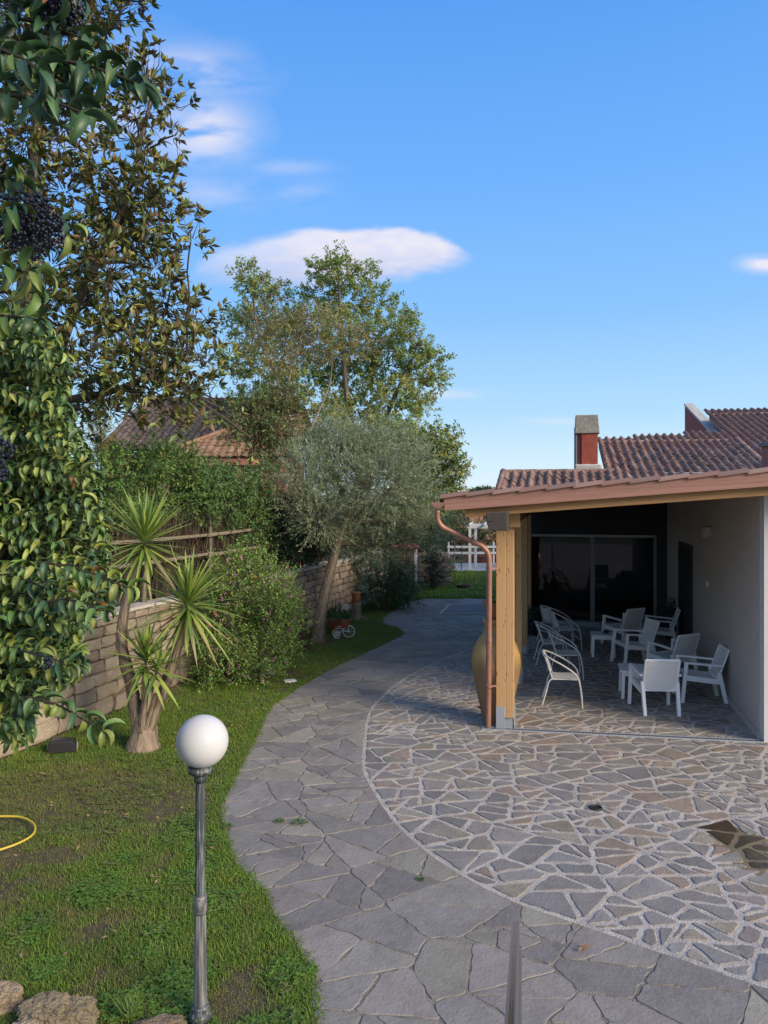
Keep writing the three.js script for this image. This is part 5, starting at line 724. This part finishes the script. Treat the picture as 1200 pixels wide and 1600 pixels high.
    const q2 = thing('flower_pot', 'dull brown-red pot with strappy leaves behind the tricycle stand', 'flower pot', G(522, 985).add(V(0, 0, 0))); potMesh('pot', .10, .15, .27, redPot, q2); const g2 = new MB(); for (let k = 0; k < 60; k++) { const a = R() * 6.28, e = .5 + .9 * R(), d = V(Math.cos(a) * Math.cos(e), Math.sin(e), Math.sin(a) * Math.cos(e)); g2.leaf(V(gauss(R) * .04, .22, gauss(R) * .04), d, V(0, 1, .3).cross(d).cross(d).negate().normalize(), .36 + .2 * R(), .026, vary([.03, .075, .025], R), .15, .16 * R()); } g2.build('leaves', M.leafSemi, q2);
  }
  { // bowl on the far lawn
    const b = G(724, 920), t = thing('bowl_planter', 'low wide brown bowl planter on the far lawn', 'planter', b); potMesh('bowl', .16, .235, .15, std(C(.20, .10, .06), { roughness: .8 }), t); const m = new MB(); for (let k = 0; k < 120; k++) { const a = unit(R); a.y = Math.abs(a.y) * .7; m.leaf(V(gauss(R) * .12, .12, gauss(R) * .12), a, V(a.y, a.z, a.x).cross(a).normalize(), .06, .03, vary([.05, .10, .025], R), .1); } m.build('plants', M.leaf, t);
  }
}
// ------------------------------------------------------------------ far end of the garden
{
  const R = rng(231);
  { // little meter shed with a white boarded door
    const a = G(649, 930.5), e = AX.clone(), t = thing('garden_shed', 'narrow tan brick shed with white boarded door and red tiled top', 'shed', a), brickM = std(C(.33, .22, .14), { map: rep(mottle, 1, 1), bumpMap: rep(rough, 3, 3), bumpScale: .01, roughness: .95 }), h = 1.44;
    const core = bar('wall', V(-.36, h / 2, -.55).addScaledVector(V(0, 0, 0), 1), V(-.36, h / 2, .0), .68, h, std(C(.22, .17, .13), { roughness: 1 }), t, 0); core.rotation.y = 0;
    let n = 0; for (let r = 0; r < 12; r++) for (let c = 0; c < 3; c++) { const o = mesh('brick', new RoundedBoxGeometry(.215, .105, .05, 1, .008), brickM, t, V(-.60 + c * .232 + (r % 2) * .05 - .03, .06 + r * .119, .012)); o.scale.set(1, 1, 1); }
    const dr = new THREE.Group(); dr.name = 'door'; t.add(dr); for (let k = 0; k < 4; k++) mesh('plank', new RoundedBoxGeometry(.03, 1.30, .135, 1, .004), M.white, dr, V(.0, .67, -.08 - k * .14)); for (const y of [.95, 1.14]) mesh('crossbar', new RoundedBoxGeometry(.02, .03, .5, 1, .003), M.galv, dr, V(.022, y, -.29)); for (const z of [0.01, -.57]) mesh('jamb', new RoundedBoxGeometry(.06, 1.42, .06, 1, .005), M.white, dr, V(-.005, .71, z)); dr.rotation.y = -.10;
    for (let k = 0; k < 4; k++) { const o = mesh('roof_tile', tileG, [std(C(.34, .07, .06), { roughness: .8 })][0], t, V(-.75 + k * .225, 1.56, -.38)); o.rotation.x = .16; o.scale.set(1.05, .8, 1.25); } bar('roof_slab', V(-.38, 1.475, -.7), V(-.38, 1.475, .12), .92, .05, std(C(.30, .07, .06), { roughness: .8 }), t, .005);
    const w = thing('low_wall', 'short stretch of pinkish rubble wall beyond the shed', 'wall', G(668, 917)); let k = 0; for (let r = 0; r < 7; r++) for (let c = 0; c < 4; c++) mesh('stone', new RoundedBoxGeometry(.26 + .08 * R(), .15, .24, 1, .03), M.wallStone[(k++) % 5], w, V(-.35 + c * .31 + (r % 2) * .1, .09 + r * .168, .02 * R() - .6 * 0), [0, .1 * (R() - .5), 0]);
  }
  { // pergola
    const p1 = G(734, 892.7), t = thing('pergola', 'white-painted metal pergola on a pale slab behind the lawn', 'pergola', p1), loc = (x, y, d) => at(x, y, d).sub(p1), d1 = -p1.z, d2 = 33.4, p2 = G(743, 886.5).sub(p1), hB = H - 50 / F * d1;
    bar('post', V(0, 0, 0), V(0, hB, 0), .11, .11, M.white, t); bar('post', p2, p2.clone().setY(hB), .11, .11, M.white, t); bar('post', V(2.5, 0, .3), V(2.5, hB, .3), .11, .11, M.white, t); bar('post', V(2.9, 0, -1.6), V(2.9, hB, -1.6), .11, .11, M.white, t);
    bar('beam', V(-.15, hB + .05, .0), V(2.8, hB + .05, .33), .09, .13, M.white, t); bar('beam', p2.clone().setY(hB + .05).add(V(-.3, 0, 0)), V(3.1, hB + .05, -1.6), .09, .13, M.white, t);
    for (let k = 0; k < 5; k++) bar('cross_slat', V(-.05 + k * .6, hB + .15, .35), V(.35 + k * .6, hB + .15, -2.1), .06, .08, M.white, t);
    const s = struct('garden_slab', 'pale concrete slab under the pergola'); mesh('slab', new THREE.BoxGeometry(6, .10, 3.6), M.coping, s, V(p1.x + 1.9, .0, p1.z - 1.5));
    const f = thing('white_railing', 'two white horizontal rails across the end of the garden', 'railing', V(0, 0, -35)); for (const y of [854.5, 864]) { const h = H - (y - HY) / F * 35; bar('rail', V((699 - 600) / F * 35, h, 0), V(7.2, h, 0), .05, .10, M.white, f); } for (const x of [2.95, 5.0, 7.0]) bar('post', V(x, -.02, -.04), V(x, 1.0, -.04), .07, .07, M.white, f);
    const w = thing('planter_wall', 'low brown brick planter wall behind the pergola posts', 'wall', V(3.9, 0, -35.6)); const bm = [[.20, .075, .05], [.16, .06, .045], [.24, .10, .065]].map((c) => std(C(...c), { roughness: .95 })); for (let r = 0; r < 4; r++) for (let c = 0; c < 13; c++) mesh('brick', new RoundedBoxGeometry(.27, .12, .2, 1, .01), bm[(r * 7 + c * 3) % 3], w, V(c * .285 + (r % 2) * .12, .07 + r * .132, 0));
    for (const [x, l] of [[709.5, 'forked sapling with bare pale stem next to the hedge'], [721, 'thin staked sapling nearer the white pergola']]) { const b = G(x, 891.5), s = thing('sapling', l, 'sapling', b, 0, 'young saplings at the far lawn edge'), m = new MB(); m.tube([V(0, 0, 0), V(.02, .8, 0), V(0, 1.55, .02)], [.022, .018, .01], 6, paleBark); if (x < 715) { m.tube([V(.02, .9, 0), V(.18, 1.3, 0), V(.28, 1.6, 0)], [.016, .012, .008], 6, paleBark); m.tube([V(.06, .0, .05), V(.26, .25, .05), V(.33, .6, 0), V(.3, .9, 0)], [.014, .012, .010, .007], 6, paleBark); } m.build('stem', M.bark, s, true); const lf = new MB(); for (let k = 0; k < 60; k++) { const u = unit(R); lf.leaf(V(gauss(R) * .12 + .08, 1.5 + gauss(R) * .2, gauss(R) * .1), u, V(u.y, u.z, u.x).cross(u).normalize(), .09, .04, vary([.07, .10, .03], R), .1); } lf.build('crown', M.leaf, s); }
    const fh = thing('far_house', 'low terracotta-coloured house seen in the gap under the eave', 'house', V(4.2, 0, -48)); bar('wall', V(0, 1.2, 0), V(7, 1.2, 0), .4, 2.4, std(C(.40, .22, .15), { map: plasterT, roughness: .95 }), fh, 0); bar('window', V(2.0, 1.75, .21), V(2.5, 1.75, .21), .03, .5, M.dark, fh, 0); bar('window', V(.7, 1.75, .21), V(1.1, 1.75, .21), .03, .5, M.dark, fh, 0);
    const rf = new THREE.Group(); rf.name = 'roof'; fh.add(rf); const FR = roofFrame(V(-.4, 2.28, .6), V(1, 0, 0), V(0, .22, -1).normalize()); for (let r = 0; r < 5; r++) for (let c = 0; c < 34; c++) { const p = V(c * .23, 0, -(r + 1) * .35).applyMatrix4(FR), o = mesh('tile', tileG, M.tilesOrange[(r * 5 + c * 2) % 3], rf, p); o.quaternion.setFromRotationMatrix(FR); }
  }
  { // the neighbours' houses beyond the garden wall
    const e0 = at(243, 714, 23), t = thing('neighbour_house', 'pink house next door with orange tiled hip roof above the hedge', 'house', e0), E = V(1, 0, .04).normalize(), up = V(-.04, .40, -1).normalize(), FR = roofFrame(V(0, 0, 0), E, up), list = [];
    layTiles(list, FR, 18, 13, .235, .335, (p, r, c) => p.x > -p.z * .62 - .1);
    const rf = new THREE.Group(); rf.name = 'roof'; t.add(rf); const deck = new MB(); { const S = V(up.x, up.y, up.z), q = [V(0, -.02, 0), E.clone().multiplyScalar(4.3), E.clone().multiplyScalar(4.3).addScaledVector(S, 4.6), E.clone().multiplyScalar(2.9).addScaledVector(S, 4.6)].map((p) => deck.v(p.x, p.y - .03, p.z)); deck.quad(...q); const l = [V(0, -.02, 0), E.clone().multiplyScalar(2.9).addScaledVector(S, 4.6), V(-.4, 0, -6)].map((p) => deck.v(p.x, p.y - .03, p.z)); deck.tri(...l); } deck.build('roof_deck', M.tilesOrange[0], rf);
    setTiles(list, flatTileG, M.tilesOrange, rf, R, 300); { const S = up, a = V(0, .03, 0), b = E.clone().multiplyScalar(2.9).addScaledVector(S, 4.6); for (let k = 0; k < 12; k++) { const m = new MB(); m.tube([a.clone().lerp(b, k / 12), a.clone().lerp(b, (k + 1.15) / 12)], [.07, .085], 8); m.build('hip_tile', M.tilesOrange[k % 3], rf, true); } }
    const lx = (x) => E.clone().multiplyScalar(x); bar('fascia', lx(.05).add(V(0, -.13, -.05)), lx(4.2).add(V(0, -.13, -.05)), .06, .24, M.pink, t, .005); bar('wall', lx(.2).add(V(0, -2.3, -2.4)), lx(4.2).add(V(0, -2.3, -2.4)), .3, 4.4, M.pink, t, 0); for (const x of [.3, 2.45, 4.0]) bar('pillar', lx(x).add(V(0, -4.4, -.3)), lx(x).add(V(0, -.2, -.3)), .28, .28, M.pink, t); bar('shutter', lx(1.0).add(V(0, -1.3, -2.2)), lx(2.1).add(V(0, -1.3, -2.2)), .05, 1.6, std(C(.10, .045, .035), { roughness: .7 }), t);
    const g0 = at(150, 703, 27), u = thing('rear_house', 'house with dark brownish tile roof half hidden behind the magnolia', 'house', g0), up2 = V(.02, .47, -1).normalize(), F2 = roofFrame(V(0, 0, 0), V(1, 0, -.03).normalize(), up2), l2 = []; layTiles(l2, F2, 26, 17, .24, .345);
    const rf2 = new THREE.Group(); rf2.name = 'roof'; u.add(rf2); const d2 = new MB(); { const q = [V(0, -.05, 0), V(6.3, -.05, -.19), V(6.3, -.05, -.19).addScaledVector(up2, 5.9), V(0, -.05, 0).addScaledVector(up2, 5.9)].map((p) => d2.v(p.x, p.y, p.z)); d2.quad(...q); } d2.build('roof_deck', M.tilesGrey[0], rf2); setTiles(l2, tileG, M.tilesGrey, rf2, R, 300);
    bar('wall', V(.2, -2.4, -.5), V(6.1, -2.4, -.7), .3, 4.7, M.pink, u, 0); const sk = bar('gable', V(.2, -1.5, -5.2), V(6.1, -1.5, -5.4), .3, 8, M.pink, u, 0);
  }
}
// ------------------------------------------------------------------ porch furniture
{
  const R = rng(241);
  const face = (fx, fz) => Math.atan2(fx, fz);
  const armchair = (label) => {
    const t = thing('resin_armchair', label, 'armchair', V(0, 0, 0), 0, 'white resin armchairs on the porch');
    for (const s of [-1, 1]) {
      bar('front_leg', V(s * .285, 0, .30), V(s * .275, .60, .24), .048, .055, M.resin, t, .010); bar('back_leg', V(s * .235, 0, -.34), V(s * .245, .47, -.235), .048, .06, M.resin, t, .010);
      bar('armrest', V(s * .277, .605, .27), V(s * .262, .565, -.285), .062, .032, M.resin, t, .010); bar('side_rail', V(s * .262, .37, .255), V(s * .245, .32, -.25), .028, .07, M.resin, t, .006);
    }
    bar('front_rail', V(-.27, .385, .255), V(.27, .385, .255), .028, .06, M.resin, t, .006);
    const panel = (name, P, w0, w1, th, mat) => { const m = new MB(), c = curve(P, 14), n = 6; for (let f = 0; f < 2; f++) for (let k = 0; k <= 14; k++) for (let j = 0; j <= n; j++) { const u = j / n * 2 - 1, w = lerp(w0, w1, k / 14) / 2, T = V().subVectors(c[Math.min(14, k + 1)], c[Math.max(0, k - 1)]).normalize(), N = V(0, -T.z, T.y), o = c[k]; m.v(u * w, o.y + N.y * (f ? -th : 0) - .012 * (1 - u * u) * N.y * 1.5, o.z + N.z * (f ? -th : 0) - .012 * (1 - u * u) * N.z * 1.5, null, u * w, k / 14 * .6); } const S = 15 * (n + 1); for (let k = 0; k < 14; k++) { for (let j = 0; j < n; j++) { const a = k * (n + 1) + j; m.quad(a, a + 1, a + n + 2, a + n + 1); m.quad(S + a, S + a + n + 1, S + a + n + 2, S + a + 1); } for (const j of [0, n]) { const a = k * (n + 1) + j; m.quad(a, a + n + 1, S + a + n + 1, S + a); } } for (const k of [0, 14]) for (let j = 0; j < n; j++) { const a = k * (n + 1) + j; m.quad(a, S + a, S + a + 1, a + 1); } m.build(name, mat, t); };
    panel('seat', [V(0, .415, .26), V(0, .40, .10), V(0, .375, -.10), V(0, .37, -.22)], .52, .47, .02, M.weave);
    panel('backrest', [V(0, .36, -.215), V(0, .48, -.255), V(0, .64, -.31), V(0, .79, -.37)], .46, .47, .018, M.weave);
    bar('top_rail', V(-.235, .80, -.378), V(.235, .80, -.378), .026, .032, M.resin, t, .010); for (const y of [.685, .735]) { const z = -.31 - (y - .64) * .4; bar('back_slat', V(-.23, y, z - .012), V(.23, y, z - .012), .012, .012, M.resin, t, .003); } for (const s of [-1, 1]) bar('back_frame', V(s * .232, .34, -.215), V(s * .236, .80, -.378), .024, .030, M.resin, t, .008);
    bar('rear_rail', V(-.245, .37, -.225), V(.245, .37, -.225), .03, .09, M.resin, t, .008);
    return t;
  };
  const a0 = armchair('front white armchair with its back turned to the camera'); let q = V();
  const put = (o, x, y, d, a) => { q = at(x, y, d); o.position.set(q.x, 0, q.z); o.rotation.y = a; };
  const gp = (x, y) => G(x, y);
  const place = (o, p, a) => { o.position.set(p.x, 0, p.z); o.rotation.y = a; };
  place(a0, gp(1023, 1109), face(.05, -1));
  const ac = (label, x, y, a) => { const p = gp(x, y); copyOf(a0, label, V(p.x, 0, p.z), a); };
  ac('white armchair against the side wall, facing the larger table in profile', 1091, 1092, face(-1, .14));
  ac('white armchair behind the larger table, facing the camera side', 1050, 1060, face(-.42, .9));
  ac('white armchair seen from its side, between the two low tables', 990, 1038, face(-1, -.12));
  ac('white armchair at the back by the sliding door, beyond the small table', 973, 1008, face(-.45, .9));
  ac('rearmost white armchair by the side wall, half hidden by others', 1030, 1012, face(-1, .3));
  const table = (label, w, l, h) => { const t = thing('low_table', label, 'table', V(0, 0, 0)); mesh('top', new RoundedBoxGeometry(w, .035, l, 2, .01), M.resin, t, V(0, h - .018, 0)); for (const x of [-1, 1]) for (const z of [-1, 1]) bar('leg', V(x * (w / 2 - .03), 0, z * (l / 2 - .03)), V(x * (w / 2 - .045), h - .03, z * (l / 2 - .045)), .05, .05, M.resin, t, .01); for (const s of [-1, 1]) { bar('apron', V(s * (w / 2 - .04), h - .06, -l / 2 + .05), V(s * (w / 2 - .04), h - .06, l / 2 - .05), .02, .06, M.resin, t, .004); bar('apron', V(-w / 2 + .05, h - .06, s * (l / 2 - .04)), V(w / 2 - .05, h - .06, s * (l / 2 - .04)), .02, .06, M.resin, t, .004); } return t; };
  place(table('larger low white table behind the front armchair', .86, .56, .44), gp(1013, 1088), -.22); const tb = table('small low white table near the sliding door with a dark ashtray on it', .46, .46, .43); place(tb, gp(942, 1024), -.22);
  { const p = tb.position, t = thing('ashtray', 'small dark ashtray on the smaller white table', 'ashtray', V(p.x + .06, .431, p.z)); mesh('bowl', new THREE.LatheGeometry([[0, 0], [.05, 0], [.055, .045], [.048, .045], [.043, .012], [0, .012]].map(([r, y]) => new THREE.Vector2(r, y)), 20), M.dark, t); }
  const steelW = std(C(.66, .65, .61), { roughness: .4 });
  const bistro = (label) => {
    const t = thing('bistro_chair', label, 'chair', V(0, 0, 0), 0, 'white bistro chairs in a row on the porch'), tube = (name, P, r = .0125, n = 26) => { const m = new MB(); m.tube(curve(P, n), r, 9); m.build(name, steelW, t, true); };
    for (const s of [-1, 1]) { tube('arm_tube', [V(s * .27, 0, .27), V(s * .275, .25, .25), V(s * .275, .47, .19), V(s * .27, .60, .02), V(s * .245, .69, -.16), V(s * .17, .74, -.27)], .0125); tube('back_leg', [V(s * .24, 0, -.31), V(s * .225, .2, -.25), V(s * .215, .38, -.19), V(s * .20, .395, -.05), V(s * .2, .40, .2)], .0115); tube('back_upright', [V(s * .20, .40, -.16), V(s * .19, .58, -.22), V(s * .165, .735, -.28)], .010, 10); }
    tube('top_tube', [V(-.17, .74, -.27), V(-.09, .757, -.297), V(0, .762, -.305), V(.09, .757, -.297), V(.17, .74, -.27)], .0125, 14); tube('front_bar', [V(-.272, .36, .225), V(0, .385, .235), V(.272, .36, .225)], .010, 8); tube('cross_bar', [V(-.235, .21, -.255), V(.235, .21, -.255)], .009, 3); tube('cross_bar', [V(-.274, .21, .25), V(.274, .21, .25)], .009, 3);
    const sh = (name, w, P) => { const m = new MB(), c = curve(P, 10), n = 8; for (let k = 0; k <= 10; k++) for (let j = 0; j <= n; j++) { const u = j / n * 2 - 1, ww = w * (k < 2 || k > 8 ? .93 : 1) / 2; m.v(u * ww, c[k].y - .008 * (1 - u * u), c[k].z - (name === 'back_panel' ? .02 * (1 - u * u) : 0), null, u * ww, k * .045); } for (let k = 0; k < 10; k++) for (let j = 0; j < n; j++) { const a = k * (n + 1) + j; m.quad(a, a + 1, a + n + 2, a + n + 1); } m.build(name, M.weaveD, t, true); };
    sh('seat', .41, [V(0, .405, .22), V(0, .412, .1), V(0, .405, -.05), V(0, .395, -.18)]); sh('back_panel', .35, [V(0, .44, -.175), V(0, .55, -.21), V(0, .66, -.25), V(0, .735, -.285)]);
    return t;
  };
  M.weaveD = M.weave.clone(); M.weaveD.side = THREE.DoubleSide;
  const b0 = bistro('front white bistro chair, nearest to the first porch post'); place(b0, gp(880, 1098), face(1, .22));
  const bc = (label, x, y, a) => { const p = gp(x, y); copyOf(b0, label, V(p.x, 0, p.z), a); };
  bc('second white bistro chair in the row behind the front one', 884, 1056, face(1, .15)); bc('white bistro chair set further out towards the second post', 862, 1036, face(1, .1)); bc('fourth white bistro chair from the front, arched arms overlapping others', 882, 1012, face(1, -.1)); bc('last white bistro chair of the row, next to the sliding door', 868, 1001, face(.9, -.45));
  { // wall lamp on the porch wall
    const k = (12.95 + CORNER.z) / -V().subVectors(BACKR, CORNER).normalize().z, w = V().subVectors(BACKR, CORNER).normalize(), p = CORNER.clone().addScaledVector(w, k).addScaledVector(V(-w.z, 0, w.x), -.06).setY(2.49), t = thing('wall_lamp', 'small cream twin-box wall lamp high on the porch wall', 'wall lamp', p, Math.atan2(w.x, w.z));
    mesh('shade', new RoundedBoxGeometry(.10, .19, .10, 2, .012), M.coping, t, V(0, 0, .09)); mesh('shade', new RoundedBoxGeometry(.10, .15, .10, 2, .012), M.coping, t, V(0, .02, -.09)); mesh('back_plate', new RoundedBoxGeometry(.02, .12, .3, 1, .004), M.coping, t, V(-.05, 0, 0));
  }
  const pot = (label, x, y, h) => { const p = gp(x, y), t = thing('potted_shrub', label, 'potted plant', V(p.x, 0, p.z)), m = new MB(); potMesh('pot', .13, .18, .32, M.dark, t); for (let k = 0; k < 700; k++) { const u = unit(R), r = Math.pow(R(), .4); m.leaf(V(u.x * .24 * r, .3 + h / 2 + u.y * h / 2 * r, u.z * .24 * r), unit(R), u, .07, .03, vary([.02, .035, .018], R), .1); } m.build('foliage', M.leaf, t); };
  pot('dark leafy pot plant in the far porch corner by the side door', 1050, 998, .6); pot('dark pot plant between the second post and the last bistro chair', 834, 992, .35);
}
renderer.render(scene, camera);
